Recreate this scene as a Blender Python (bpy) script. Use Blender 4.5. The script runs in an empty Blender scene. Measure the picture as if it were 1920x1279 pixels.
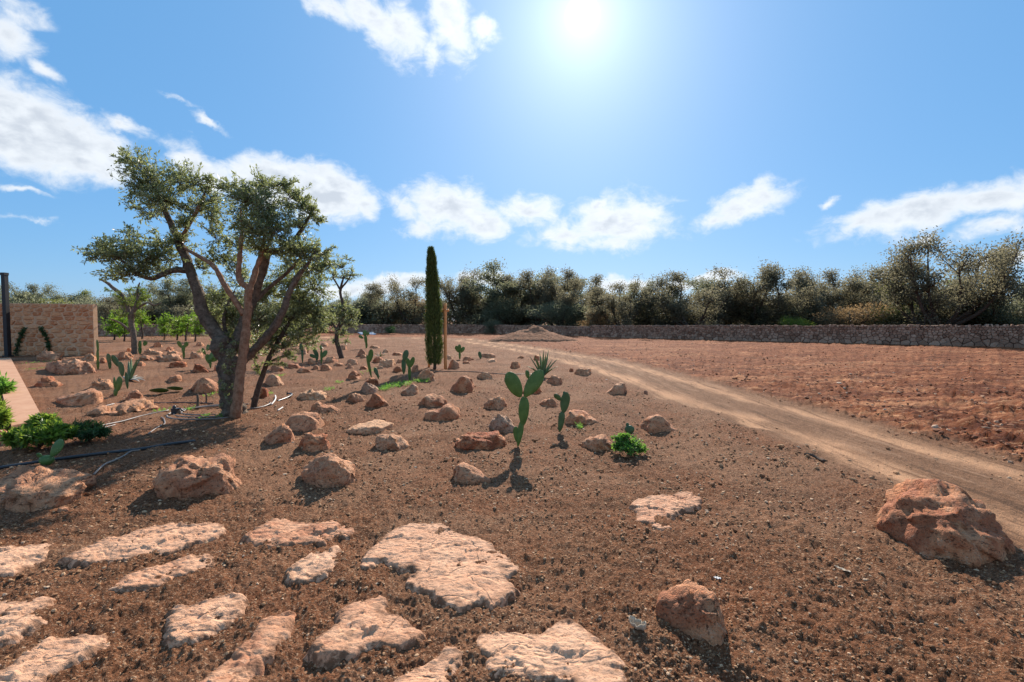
import bpy, math, random
import numpy as np
from mathutils import Vector, Matrix

# ------------------------------------------------------------------ camera
sc = bpy.context.scene
CAMZ, FPX = 1.65, 907.0
PITCH = math.atan(38.5 / FPX)
cam_d = bpy.data.cameras.new('camera')
cam_d.sensor_width = 36.0
cam_d.lens = FPX / 1920.0 * 36.0
cam_d.clip_start, cam_d.clip_end = 0.05, 5000.0
cam = bpy.data.objects.new('camera', cam_d)
sc.collection.objects.link(cam)
cam.location = (0, 0, CAMZ)
cam.rotation_euler = (math.pi / 2 - PITCH, 0, 0)
sc.camera = cam

def ray(px, py):
    cx, cy = (px - 960.0) / FPX, (639.5 - py) / FPX
    return np.array([cx, cy * math.sin(PITCH) + math.cos(PITCH), cy * math.cos(PITCH) - math.sin(PITCH)])
def gp(px, py, z=0.0):
    d = ray(px, py); t = (z - CAMZ) / d[2]
    return np.array([d[0] * t, d[1] * t, z])
def atY(px, py, Y):
    d = ray(px, py); t = Y / d[1]
    return np.array([d[0] * t, Y, CAMZ + d[2] * t])

# ------------------------------------------------------------------ sky and sun
SUN_DIR = ray(1092, 30); SUN_DIR = SUN_DIR / np.linalg.norm(SUN_DIR)
SUN_EL = math.asin(SUN_DIR[2]); SUN_AZ = math.atan2(SUN_DIR[0], SUN_DIR[1])
SKY_STRENGTH, SUN_STRENGTH, EXPOSURE = 0.085, 4.7, 0.70

world = bpy.data.worlds.new('World'); sc.world = world; world.use_nodes = True
wt = world.node_tree; wt.nodes.clear()
def WN(t, **kw):
    n = wt.nodes.new(t)
    for k, v in kw.items(): setattr(n, k, v)
    return n
def wl(a, b): wt.links.new(a, b)
def wm(op, a, b=None, c=None, clamp=False):
    n = WN('ShaderNodeMath', operation=op); n.use_clamp = clamp
    for i, v in enumerate((a, b, c)):
        if v is None: continue
        if isinstance(v, (int, float)): n.inputs[i].default_value = v
        else: wl(v, n.inputs[i])
    return n.outputs[0]
def wmix(f, a, b, mode='MIX'):
    n = WN('ShaderNodeMix', data_type='RGBA', blend_type=mode)
    for i, v in ((0, f), (6, a), (7, b)):
        if isinstance(v, (int, float)): n.inputs[i].default_value = v
        elif isinstance(v, tuple): n.inputs[i].default_value = v
        else: wl(v, n.inputs[i])
    return n.outputs[2]
def wss(x, a, b):
    n = WN('ShaderNodeMapRange', interpolation_type='SMOOTHSTEP')
    wl(x, n.inputs[0]); n.inputs[1].default_value = a; n.inputs[2].default_value = b
    return n.outputs[0]
sky = WN('ShaderNodeTexSky', sky_type='NISHITA')
sky.sun_disc = False
sky.sun_elevation = SUN_EL; sky.sun_rotation = SUN_AZ
sky.air_density = 1.0; sky.dust_density = 0.35; sky.ozone_density = 3.0; sky.altitude = 20
tc = WN('ShaderNodeTexCoord'); gen = tc.outputs['Generated']
sep = WN('ShaderNodeSeparateXYZ'); wl(gen, sep.inputs[0])
az = wm('ARCTAN2', sep.outputs[0], sep.outputs[1]); el = wm('ARCSINE', sep.outputs[2])
ae = WN('ShaderNodeCombineXYZ'); wl(az, ae.inputs[0]); wl(el, ae.inputs[1])
def azel(px, py):
    d = ray(px, py); return math.atan2(d[0], d[1]), math.atan2(d[2], math.hypot(d[0], d[1]))
# warp the angular coordinates a little so that the cloud edges billow
nw = WN('ShaderNodeTexNoise'); nw.inputs['Scale'].default_value = 14; nw.inputs['Detail'].default_value = 5; nw.inputs['Roughness'].default_value = 0.6
wl(gen, nw.inputs['Vector'])
ws = WN('ShaderNodeVectorMath', operation='SUBTRACT'); wl(nw.outputs['Color'], ws.inputs[0]); ws.inputs[1].default_value = (.5, .5, .5)
wsc = WN('ShaderNodeVectorMath', operation='SCALE'); wl(ws.outputs[0], wsc.inputs[0]); wsc.inputs['Scale'].default_value = 0.06
wad = WN('ShaderNodeVectorMath', operation='ADD'); wl(ae.outputs[0], wad.inputs[0]); wl(wsc.outputs[0], wad.inputs[1])
coord = wad.outputs[0]
CLOUDS = [ # pixel centre, radii, tilt, density
 (20,235,205,112,12,1.3),(165,275,112,70,14,1.15),(230,238,60,20,12,.7),(-120,200,200,120,0,1.1),
 (15,60,75,85,0,.72),(80,130,60,24,30,.6),(30,20,70,40,0,.6),
 (365,305,62,42,20,.85),(420,335,60,40,0,.8),(520,345,110,62,0,1.3),(610,362,110,66,10,1.3),(680,385,42,32,10,.8),
 (620,12,85,36,20,.75),(695,30,95,62,25,.95),(750,60,70,75,60,.85),(845,48,66,72,70,.9),(905,62,36,36,0,.75),(808,100,32,36,0,.65),
 (845,392,108,66,8,1.05),(905,415,80,46,0,.9),(765,392,48,36,40,.7),(788,428,40,22,0,.6),
 (990,398,76,44,0,.9),(1150,420,135,60,-4,1.0),(1124,380,24,18,0,.9),(1060,440,75,30,-10,.7),(1215,400,68,34,10,.75),(1140,460,70,26,0,.62),
 (1395,386,115,42,-14,.95),(1435,365,60,34,0,.75),(1340,412,60,26,-20,.65),
 (1700,402,250,46,-9,.92),(1850,368,170,46,-7,.9),(1620,425,120,24,-12,.65),(1870,420,120,30,-10,.7),(1545,380,24,10,-10,.6),(1735,440,26,14,-10,.6),(2000,380,140,60,0,.9),
 (730,532,100,20,-4,.95),(905,524,64,20,0,.95),(1190,532,100,18,0,.95),(1290,526,80,14,0,.85),(1345,522,50,14,0,.85),(1880,492,110,20,-6,.9),(640,545,90,18,0,.8),
 (402,235,38,13,22,.7),(40,360,60,8,4,.42),(60,415,70,7,8,.4),(330,190,40,7,10,.35)]
dens = None
for cx, cy, rx, ry, rot, st in CLOUDS:
    a0, e0 = azel(cx, cy)
    a1, _ = azel(cx + rx, cy); _, e1 = azel(cx, cy - ry)
    mp = WN('ShaderNodeMapping', vector_type='TEXTURE')
    mp.inputs['Location'].default_value = (a0, e0, 0)
    mp.inputs['Rotation'].default_value = (0, 0, -math.radians(rot))
    mp.inputs['Scale'].default_value = (max(a1 - a0, .005), max(e1 - e0, .005), 1)
    wl(coord, mp.inputs['Vector'])
    # ignore z of the warp
    zz = WN('ShaderNodeVectorMath', operation='MULTIPLY'); wl(mp.outputs[0], zz.inputs[0]); zz.inputs[1].default_value = (1, 1, 0)
    ln = WN('ShaderNodeVectorMath', operation='LENGTH'); wl(zz.outputs[0], ln.inputs[0])
    v = wm('MULTIPLY', wm('SUBTRACT', 1.0, ln.outputs['Value']), st)
    dens = v if dens is None else wm('MAXIMUM', dens, v)
# scattered cloud over the rest of the dome, beyond the part in view
n0 = WN('ShaderNodeTexNoise'); n0.inputs['Scale'].default_value = 3.0; n0.inputs['Detail'].default_value = 4; wl(gen, n0.inputs['Vector'])
out_mask = wss(wm('ABSOLUTE', az), 0.95, 1.25)
dens = wm('MAXIMUM', dens, wm('MULTIPLY', wm('SUBTRACT', wm('MULTIPLY', wm('SUBTRACT', n0.outputs[0], .52), 4.0), wm('MULTIPLY', wm('SUBTRACT', 1.0, out_mask), 5.0)), .9))
nst = WN('ShaderNodeMapping'); nst.inputs['Scale'].default_value = (1, 1, 1.7); wl(gen, nst.inputs['Vector'])
n1 = WN('ShaderNodeTexNoise'); n1.inputs['Scale'].default_value = 22; n1.inputs['Detail'].default_value = 9; n1.inputs['Roughness'].default_value = 0.62; n1.inputs['Distortion'].default_value = .4
wl(nst.outputs[0], n1.inputs['Vector'])
dd = wm('ADD', dens, wm('MULTIPLY', wm('SUBTRACT', n1.outputs[0], 0.5), 1.25))
alpha = wm('MULTIPLY', wss(dd, -0.06, 0.62), .94)
thick = wss(dd, 0.35, 1.1)
n2 = WN('ShaderNodeTexNoise'); n2.inputs['Scale'].default_value = 30; n2.inputs['Detail'].default_value = 6; wl(nst.outputs[0], n2.inputs['Vector'])
thick2 = wm('MULTIPLY', thick, wss(n2.outputs[0], .30, .62))
SKYMUL = 1.0 / SKY_STRENGTH
def kcol(r, g, b): return (r * SKYMUL, g * SKYMUL, b * SKYMUL, 1)
cloud_col = wmix(thick2, kcol(.58, .61, .64), kcol(.40, .435, .485))
# sky colour grade (same for the whole dome)
SKY_SAT, SKY_GAM = 1.0, 1.0
hs = WN('ShaderNodeHueSaturation'); hs.inputs['Saturation'].default_value = 1.12; hs.inputs['Value'].default_value = 1.0
wl(sky.outputs[0], hs.inputs['Color'])
blue = wmix(0.72, hs.outputs[0], kcol(.094, .262, .505))
# sun disc and aureole
sd = WN('ShaderNodeVectorMath', operation='DOT_PRODUCT'); wl(gen, sd.inputs[0]); sd.inputs[1].default_value = tuple(SUN_DIR)
ang = wm('ARCCOSINE', wm('MINIMUM', sd.outputs['Value'], 1.0))
g1 = wm('EXPONENT', wm('MULTIPLY', ang, -1 / math.radians(3.6)))
g2 = wm('EXPONENT', wm('MULTIPLY', ang, -1 / math.radians(12.0)))
core = wm('MULTIPLY', wm('SUBTRACT', 1.0, wss(ang, math.radians(0.9), math.radians(1.8))), 1.6)
glow = wm('ADD', wm('ADD', wm('MULTIPLY', g1, .34), wm('MULTIPLY', g2, .205)), core)
gc = WN('ShaderNodeVectorMath', operation='SCALE'); gc.inputs[0].default_value = (SKYMUL * .94, SKYMUL * .98, SKYMUL); wl(glow, gc.inputs['Scale'])
allc = wmix(alpha, blue, cloud_col)
ad = WN('ShaderNodeVectorMath', operation='ADD'); wl(allc, ad.inputs[0]); wl(gc.outputs[0], ad.inputs[1])
bg = WN('ShaderNodeBackground'); bg.inputs['Strength'].default_value = SKY_STRENGTH
wl(ad.outputs[0], bg.inputs['Color'])
wo = WN('ShaderNodeOutputWorld'); wl(bg.outputs[0], wo.inputs['Surface'])

sun_d = bpy.data.lights.new('sun', 'SUN'); sun_d.energy = SUN_STRENGTH; sun_d.angle = math.radians(0.53); sun_d.color = (1.0, .91, .80)
sun = bpy.data.objects.new('sun', sun_d); sc.collection.objects.link(sun)
sun.rotation_euler = Vector(-SUN_DIR).to_track_quat('-Z', 'Y').to_euler()
sun.location = (10, 60, 45)
vs = sc.view_settings
vs.view_transform = 'Standard'; vs.look = 'None'; vs.gamma = 1.0; vs.use_curve_mapping = False; vs.exposure = EXPOSURE
sc.cycles.use_denoising = True
sc.cycles.max_bounces = 6; sc.cycles.diffuse_bounces = 3; sc.cycles.transmission_bounces = 4; sc.cycles.transparent_max_bounces = 6
sc.cycles.sample_clamp_indirect = 4.0

# ------------------------------------------------------------------ helpers
RG = np.random.default_rng(7)
_perm = np.random.default_rng(11).permutation(256); _perm = np.concatenate([_perm, _perm, _perm])
_grad = np.random.default_rng(12).normal(size=(256, 3)); _grad /= np.linalg.norm(_grad, axis=1)[:, None]
def noise3(p):
    p = np.asarray(p, dtype=np.float64)
    i = np.floor(p).astype(np.int64); f = p - i
    w = f * f * f * (f * (f * 6 - 15) + 10); i &= 255
    r = 0.0
    for dx in (0, 1):
        wx = w[:, 0] if dx else 1 - w[:, 0]
        for dy in (0, 1):
            wy = w[:, 1] if dy else 1 - w[:, 1]
            for dz in (0, 1):
                wz = w[:, 2] if dz else 1 - w[:, 2]
                h = _perm[_perm[_perm[(i[:, 0] + dx) & 255] + ((i[:, 1] + dy) & 255)] + ((i[:, 2] + dz) & 255)]
                g = _grad[h]
                r = r + wx * wy * wz * ((f[:, 0] - dx) * g[:, 0] + (f[:, 1] - dy) * g[:, 1] + (f[:, 2] - dz) * g[:, 2])
    return r * 1.5
def fbm(p, o=4, rough=.5):
    p = np.asarray(p, float); a, s, r = 1.0, 1.0, 0.0
    for k in range(o):
        r = r + a * noise3(p * s + 17.3 * k); a *= rough; s *= 2.03
    return r
def noise2(x, y, f, seed=0.0):
    return noise3(np.stack([x * f + seed, y * f - seed * 1.7, np.full_like(x, 0.37 + seed)], 1))
def sstep(x, a, b):
    t = np.clip((x - a) / (b - a), 0, 1); return t * t * (3 - 2 * t)

def mesh_np(name, v, f, smooth=True):
    me = bpy.data.meshes.new(name)
    v = np.ascontiguousarray(v, np.float32); f = np.ascontiguousarray(f, np.int32); k = f.shape[1]
    me.vertices.add(len(v)); me.vertices.foreach_set('co', v.ravel())
    me.loops.add(f.size); me.loops.foreach_set('vertex_index', f.ravel())
    me.polygons.add(len(f)); me.polygons.foreach_set('loop_start', np.arange(0, f.size, k, dtype=np.int32))
    me.polygons.foreach_set('use_smooth', np.full(len(f), smooth))
    me.update(calc_edges=True)
    return me
def link(name, me, mat=None, parent=None, loc=None):
    o = bpy.data.objects.new(name, me); sc.collection.objects.link(o)
    if mat is not None and not me.materials: me.materials.append(mat)
    if parent is not None: o.parent = parent
    if loc is not None: o.location = loc
    return o
def obj(name, v, f, mat, parent=None, smooth=True):
    """v in world space; with a parent (an unrotated Empty) it is shifted to the parent's origin."""
    v = np.asarray(v, float)
    if parent is not None: v = v - np.array(parent.location)
    return link(name, mesh_np(name, v, f, smooth), mat, parent)
def poly(name, v, f, mat, parent=None, smooth=False):
    me = bpy.data.meshes.new(name)
    v = np.asarray(v, float)
    if parent is not None: v = v - np.array(parent.location)
    me.from_pydata([tuple(q) for q in v], [], f); me.update()
    me.polygons.foreach_set('use_smooth', np.full(len(me.polygons), smooth))
    return link(name, me, mat, parent)
def centred(o):
    """move a single-mesh thing's origin to the base of its mesh"""
    me = o.data; n = len(me.vertices); a = np.empty(n * 3, np.float32); me.vertices.foreach_get('co', a); a = a.reshape(-1, 3)
    c = np.array([(a[:, 0].min() + a[:, 0].max()) / 2, (a[:, 1].min() + a[:, 1].max()) / 2, 0], np.float32)
    me.vertices.foreach_set('co', (a - c).ravel()); me.update(); o.location = tuple(float(q) for q in c)
    return o
def thing(name, label, cat, loc, group=None):
    o = bpy.data.objects.new(name, None); sc.collection.objects.link(o); o.empty_display_size = .2
    o.location = tuple(float(q) for q in loc); tag(o, label, cat, group); return o
def tag(o, label=None, cat=None, group=None, kind=None):
    for k, v in (('label', label), ('category', cat), ('group', group), ('kind', kind)):
        if v: o[k] = v
    return o
class Soup:
    """collects uniform faces into one mesh"""
    def __init__(s): s.v = []; s.f = []; s.n = 0
    def add(s, v, f):
        v = np.asarray(v, float); s.v.append(v); s.f.append(np.asarray(f, int) + s.n); s.n += len(v)
    def get(s): return np.concatenate(s.v), np.concatenate(s.f)
def smooth_path(pts, rad, n=6):
    P = np.array(pts, float); R = np.array(rad, float)
    if len(P) == 2: 
        t = np.linspace(0, 1, n + 1)[:, None]; return P[0] * (1 - t) + P[1] * t, (R[0] * (1 - t) + R[1] * t)[:, 0]
    Q = np.vstack([2 * P[0] - P[1], P, 2 * P[-1] - P[-2]]); out, ro = [], []
    for i in range(len(P) - 1):
        p0, p1, p2, p3 = Q[i:i + 4]
        for t in np.linspace(0, 1, n, endpoint=False):
            out.append(.5 * (2 * p1 + (p2 - p0) * t + (2 * p0 - 5 * p1 + 4 * p2 - p3) * t * t + (3 * p1 - p0 - 3 * p2 + p3) * t ** 3))
            ro.append(R[i] * (1 - t) + R[i + 1] * t)
    out.append(P[-1]); ro.append(R[-1])
    return np.array(out), np.array(ro)
def tube(pts, rad, sides=8, n=6, rough=0.0, seed=0, cap=True):
    P, R = smooth_path(pts, rad, n)
    T = np.gradient(P, axis=0); T /= np.linalg.norm(T, axis=1)[:, None] + 1e-9
    ref = np.array([0.31, 0.9, 0.2]); V = []
    a = np.arange(sides) * 2 * math.pi / sides
    for i in range(len(P)):
        s = np.cross(T[i], ref); s /= np.linalg.norm(s) + 1e-9; u = np.cross(s, T[i])
        V.append(P[i] + R[i] * (np.cos(a)[:, None] * s + np.sin(a)[:, None] * u))
    V = np.concatenate(V)
    if rough:
        nz = fbm(V * 9 + seed, 3); c = np.repeat(P, sides, 0); d = V - c
        V = c + d * (1 + rough * nz)[:, None]
    m = len(P); i, j = np.meshgrid(np.arange(m - 1), np.arange(sides), indexing='ij'); i = i.ravel(); j = j.ravel(); k = (j + 1) % sides
    F = np.stack([i * sides + j, i * sides + k, (i + 1) * sides + k, (i + 1) * sides + j], 1)
    if cap:
        V = np.vstack([V, P[0] - T[0] * R[0] * .3, P[-1] + T[-1] * R[-1] * .5]); a0, a1 = len(V) - 2, len(V) - 1
        jj = np.arange(sides); kk = (jj + 1) % sides
        # degenerate quads make caps in a quad-only mesh: pair the sides
        c0 = [[a0, (2 * q + 2) % sides, 2 * q + 1, 2 * q] for q in range(sides // 2)]
        c1 = [[a1, (m - 1) * sides + 2 * q, (m - 1) * sides + 2 * q + 1, (m - 1) * sides + (2 * q + 2) % sides] for q in range(sides // 2)]
        F = np.vstack([F, c0, c1])
    return V, F
def leaf_quads(P, D, L, W, rng, up=0.0, fold=0.15):
    """rhombic leaves at P pointing along D (unit), lengths L, widths W"""
    n = len(P); r = rng.normal(size=(n, 3)); r[:, 2] += up
    S = np.cross(D, r); S /= np.linalg.norm(S, axis=1)[:, None] + 1e-9
    N = np.cross(S, D)
    L = np.broadcast_to(L, n)[:, None]; W = np.broadcast_to(W, n)[:, None]
    m = P + D * L * .48
    V = np.stack([P, m + S * W * .5 + N * L * fold * .3, P + D * L - N * L * fold * .3, m - S * W * .5 + N * L * fold * .3], 1).reshape(-1, 3)
    return V, np.arange(n * 4).reshape(n, 4)
def unit(v): return v / (np.linalg.norm(v, axis=-1, keepdims=True) + 1e-9)
_ico = {}
def ico(n):
    if n not in _ico:
        import bmesh
        bm = bmesh.new(); bmesh.ops.create_icosphere(bm, subdivisions=n, radius=1.0)
        _ico[n] = (np.array([v.co[:] for v in bm.verts]), np.array([[l.vert.index for l in f.loops] for f in bm.faces])); bm.free()
    return _ico[n]

# ------------------------------------------------------------------ materials
def mat_new(name):
    m = bpy.data.materials.new(name); m.use_nodes = True; nt = m.node_tree; nt.nodes.clear()
    out = nt.nodes.new('ShaderNodeOutputMaterial'); return m, nt, out
class NT:
    def __init__(s, nt): s.nt = nt
    def n(s, t, ins=None, **kw):
        q = s.nt.nodes.new(t)
        for k, v in kw.items(): setattr(q, k, v)
        for k, v in (ins or {}).items(): s.set(q.inputs[k], v)
        return q
    def set(s, sock, v):
        if hasattr(v, 'links') or isinstance(v, bpy.types.NodeSocket): s.nt.links.new(v, sock)
        else: sock.default_value = v + (1.0,) if sock.type == 'RGBA' and isinstance(v, tuple) and len(v) == 3 else v
    def noise(s, vec, scale, detail=5, rough=.6, dist=0.0):
        return s.n('ShaderNodeTexNoise', {'Vector': vec, 'Scale': scale, 'Detail': detail, 'Roughness': rough, 'Distortion': dist}).outputs['Fac']
    def mix(s, f, a, b, mode='MIX'):
        q = s.nt.nodes.new('ShaderNodeMix'); q.data_type = 'RGBA'; q.blend_type = mode
        for i, v in ((0, f), (6, a), (7, b)):
            if isinstance(v, tuple) and len(v) == 3: v = v + (1.0,)
            s.set(q.inputs[i], v)
        return q.outputs[2]
    def math(s, op, a, b=0.0, clamp=False):
        q = s.nt.nodes.new('ShaderNodeMath'); q.operation = op; q.use_clamp = clamp; s.set(q.inputs[0], a); s.set(q.inputs[1], b); return q.outputs[0]
    def ss(s, x, a, b, lo=0.0, hi=1.0):
        q = s.nt.nodes.new('ShaderNodeMapRange'); q.interpolation_type = 'SMOOTHSTEP'
        s.set(q.inputs[0], x); q.inputs[1].default_value = a; q.inputs[2].default_value = b; q.inputs[3].default_value = lo; q.inputs[4].default_value = hi; return q.outputs[0]
    def bump(s, h, strength, dist, normal=None):
        q = s.n('ShaderNodeBump', {'Height': h, 'Strength': strength, 'Distance': dist})
        if normal is not None: s.set(q.inputs['Normal'], normal)
        return q.outputs[0]
    def attr(s, name): return s.n('ShaderNodeAttribute', attribute_name=name).outputs['Fac']
def pos(g): return g.n('ShaderNodeNewGeometry').outputs['Position']
def bsdf(g, out, col, rough=.9, normal=None, spec=.25, transl=0.0, tcol=None):
    b = g.n('ShaderNodeBsdfPrincipled', {'Roughness': rough, 'Specular IOR Level': spec})
    if isinstance(col, tuple) and len(col) == 3: col = col + (1.0,)
    g.set(b.inputs['Base Color'], col)
    if normal is not None: g.set(b.inputs['Normal'], normal)
    sh = b.outputs[0]
    if transl:
        t = g.n('ShaderNodeBsdfTranslucent'); g.set(t.inputs['Color'], tcol if tcol is not None else col)
        mx = g.n('ShaderNodeMixShader', {0: transl}); g.set(mx.inputs[1], sh); g.set(mx.inputs[2], t.outputs[0]); sh = mx.outputs[0]
    g.nt.links.new(sh, out.inputs['Surface'])
def m_soil():
    m, nt, out = mat_new('soil'); g = NT(nt); p = pos(g)
    fld, trk, rut = g.attr('field'), g.attr('track'), g.attr('rut')
    n1 = g.noise(p, 1.1, 4); n2 = g.noise(p, 14, 6, .7); n3 = g.noise(p, 70, 4, .7); n4 = g.noise(p, .35, 3)
    n5 = g.noise(p, 34, 4, .75)
    soil = g.mix(g.ss(n2, .35, .65), (.095, .038, .017), (.265, .110, .050))
    soil = g.mix(g.ss(n1, .35, .7, 0, .55), soil, (.265, .096, .041))
    soil = g.mix(g.ss(g.noise(p, .55, 5, .65, .6), .44, .60, 0, .95), soil, g.mix(.5, soil, (.32, .17, .095)))
    soil = g.mix(g.ss(g.noise(p, .8, 4, .6, .8), .47, .34, 0, .55), soil, g.mix(.6, soil, (.10, .038, .018)))
    soil = g.mix(g.ss(n5, .54, .66, 0, .6), soil, (.31, .165, .088))
    soil = g.mix(g.ss(n3, .555, .64, 0, .85), soil, (.50, .325, .20))
    soil = g.mix(g.ss(n5, .47, .36, 0, .85), soil, (.040, .018, .009))
    soil = g.mix(g.ss(n3, .44, .34, 0, .7), soil, (.035, .018, .010))
    pf = g.n('ShaderNodeMapping', {'Vector': p, 'Scale': (.55, 2.6, 1.0), 'Rotation': (0, 0, .25)}).outputs[0]
    f1 = g.noise(pf, 1.0, 7, .65, .6); f2 = g.noise(p, 6.0, 5, .7)
    red = g.mix(g.ss(f1, .32, .68), (.105, .026, .008), (.32, .098, .034))
    red = g.mix(g.ss(f1, .52, .66, 0, .7), red, (.50, .23, .11))
    f3 = g.noise(g.n('ShaderNodeMapping', {'Vector': p, 'Scale': (.8, 3.0, 1.0), 'Rotation': (0, 0, -.12)}).outputs[0], 3.4, 6, .75)
    red = g.mix(g.ss(f3, .54, .64, 0, .8), red, (.60, .31, .155))
    red = g.mix(g.ss(f3, .50, .38, 0, .85), red, (.062, .016, .007))
    red = g.mix(g.ss(f2, .60, .70, 0, .5), red, (.52, .30, .19))
    f4 = g.noise(pf, .28, 5, .6, .5); red = g.mix(g.ss(f4, .50, .38, 0, .55), red, g.mix(.55, red, (.10, .022, .007))); red = g.mix(g.ss(f4, .54, .66, 0, .5), red, g.mix(.5, red, (.50, .26, .13)))
    tr = g.mix(g.ss(n2, .3, .7), (.17, .080, .040), (.29, .152, .082))
    pt = g.n('ShaderNodeMapping', {'Vector': p, 'Scale': (6.0, .55, 1.0)}).outputs[0]; t1 = g.noise(pt, 1.0, 6, .7, .5)
    tr = g.mix(g.ss(t1, .50, .62, 0, .7), tr, (.40, .235, .14))
    tr = g.mix(g.ss(t1, .46, .36, 0, .7), tr, (.085, .046, .027))
    tr = g.mix(g.ss(n5, .45, .34, 0, .6), tr, (.07, .038, .022))
    tr = g.mix(g.ss(n4, .4, .6, 0, .4), tr, (.23, .12, .065))
    tr = g.mix(g.math('MULTIPLY', rut, g.ss(t1, .28, .56)), tr, (.60, .325, .175))
    c = g.mix(fld, soil, red); c = g.mix(trk, c, tr)
    h = g.math('ADD', g.math('MULTIPLY', n2, .5), g.math('MULTIPLY', n3, .35))
    h = g.math('ADD', h, g.math('MULTIPLY', n5, .45))
    bsdf(g, out, c, .95, g.bump(h, 1.0, .05), .1); return m
def m_clod(nm='clod', c0=(.20,.085,.036,1), cs=((.35, (.32, .15, .068, 1)), (.7, (.50, .27, .13, 1)), (.9, (.66, .40, .22, 1))), c1=(.80,.56,.36,1)):
    m, nt, out = mat_new(nm); g = NT(nt)
    r = g.n('ShaderNodeNewGeometry').outputs['Random Per Island']
    cr = g.n('ShaderNodeValToRGB', {0: r}); e = cr.color_ramp.elements
    e[0].position = 0; e[0].color = c0; e[1].position = 1; e[1].color = c1
    for q, c in cs:
        k = cr.color_ramp.elements.new(q); k.color = c
    n = g.noise(pos(g), 120, 3); bsdf(g, out, g.mix(g.ss(n, .35, .65), cr.outputs[0], g.mix(.5, cr.outputs[0], (.2, .11, .06))), .9, None, .2); return m
def m_rock():
    """limestone boulder with iron-red stain; obj.color sets how pale or how red it is (r = red, g = pale, b = grey)"""
    m, nt, out = mat_new('limestone'); g = NT(nt)
    oi = g.n('ShaderNodeObjectInfo'); oc = g.n('ShaderNodeSeparateXYZ', {0: oi.outputs['Color']}); rnd = oi.outputs['Random']
    tco = g.n('ShaderNodeTexCoord').outputs['Object']
    sh = g.n('ShaderNodeVectorMath', operation='ADD'); g.set(sh.inputs[0], tco)
    cv = g.n('ShaderNodeCombineXYZ', {0: g.math('MULTIPLY', rnd, 37.0), 1: g.math('MULTIPLY', rnd, 91.0)}); g.set(sh.inputs[1], cv.outputs[0]); p = sh.outputs[0]
    a = g.noise(p, 3.2, 6, .62, .5); b = g.noise(p, 11, 6, .68, .3); c = g.noise(p, 38, 5, .7); d = g.noise(p, 6.0, 4, .55, 1.2)
    base = g.mix(g.ss(a, .35, .65), (.46, .142, .050), (.68, .275, .120))
    base = g.mix(g.math('MULTIPLY', g.ss(a, .56, .42), oc.outputs[0]), base, (.37, .085, .026))
    base = g.mix(g.math('MULTIPLY', oc.outputs[1], .8), base, (.82, .47, .26))
    base = g.mix(g.math('MULTIPLY', oc.outputs[2], .7), base, (.50, .35, .24))
    base = g.mix(g.ss(b, .45, .33, 0, .8), base, (.19, .056, .021))
    vn = g.math('ABSOLUTE', g.math('SUBTRACT', d, .5))
    base = g.mix(g.math('MULTIPLY', g.ss(vn, .022, .004), g.ss(a, .48, .6, 0, .55)), base, (.70, .45, .28))
    base = g.mix(g.ss(c, .58, .70, 0, .55), base, (.64, .37, .20))
    base = g.mix(g.ss(c, .44, .33, 0, .7), base, (.13, .045, .018))
    # sharp weathering pits
    vo = g.n('ShaderNodeTexVoronoi', {'Vector': p, 'Scale': 26.0, 'Randomness': 1.0}); vd = vo.outputs['Distance']
    pw = g.n('ShaderNodeMapping', {'Vector': p, 'Scale': (1.0, 1.9, 2.4), 'Rotation': (.3, .2, .6)}).outputs[0]
    pit = g.ss(g.noise(pw, 21, 3, .55, .8), .40, .31)
    base = g.mix(g.math('MULTIPLY', pit, .65), base, (.17, .066, .028))
    h = g.math('ADD', g.math('ADD', g.math('MULTIPLY', a, .9), g.math('MULTIPLY', b, 1.0)), g.math('ADD', g.math('MULTIPLY', c, .45), g.math('MULTIPLY', pit, -.5)))
    bsdf(g, out, base, .85, g.bump(h, 1.0, .06), .3); return m
def m_flat(name, c1, c2, scale=8, rough=.85, spec=.3, bump=.3, bd=.01, tr=0.0):
    m, nt, out = mat_new(name); g = NT(nt); p = pos(g)
    n = g.noise(p, scale, 5, .65); n2 = g.noise(p, scale * 6, 4, .6)
    bsdf(g, out, g.mix(g.ss(g.math('ADD', g.math('MULTIPLY', n, .65), g.math('MULTIPLY', n2, .35)), .35, .65), c1, c2), rough, g.bump(n2, bump, bd) if bump else None, spec); return m
def m_leaf(name, cols, transl=.4, tcol=(.3, .4, .06), rough=.45, spec=.4):
    m, nt, out = mat_new(name); g = NT(nt)
    r = g.n('ShaderNodeNewGeometry').outputs['Random Per Island']
    cr = g.n('ShaderNodeValToRGB', {0: r}); el_ = cr.color_ramp.elements
    el_[0].color = cols[0] + (1,); el_[1].color = cols[-1] + (1,)
    for i, c in enumerate(cols[1:-1]): q = cr.color_ramp.elements.new((i + 1) / (len(cols) - 1)); q.color = c + (1,)
    col = cr.outputs[0]; t = g.mix(.6, col, tcol)
    bsdf(g, out, col, rough, None, spec, transl, t); return m
def m_piece(name, lo, hi, alt, scale=7):
    """pieces of a wall: each differs by its object or island random"""
    m, nt, out = mat_new(name); g = NT(nt); p = pos(g)
    ri = g.n('ShaderNodeNewGeometry').outputs['Random Per Island']; ro = g.n('ShaderNodeObjectInfo').outputs['Random']
    r = g.math('FRACT', g.math('ADD', ri, g.math('MULTIPLY', ro, 7.31)))
    n = g.noise(p, scale, 6, .65); n2 = g.noise(p, scale * 5, 4, .6)
    c = g.mix(r, lo, hi); c = g.mix(g.ss(n, .45, .65, 0, .6), c, alt); c = g.mix(g.ss(n2, .4, .3, 0, .5), c, (.12, .06, .04))
    bsdf(g, out, c, .9, g.bump(g.math('ADD', n, n2), .7, .05), .2); return m
M = {}
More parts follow.
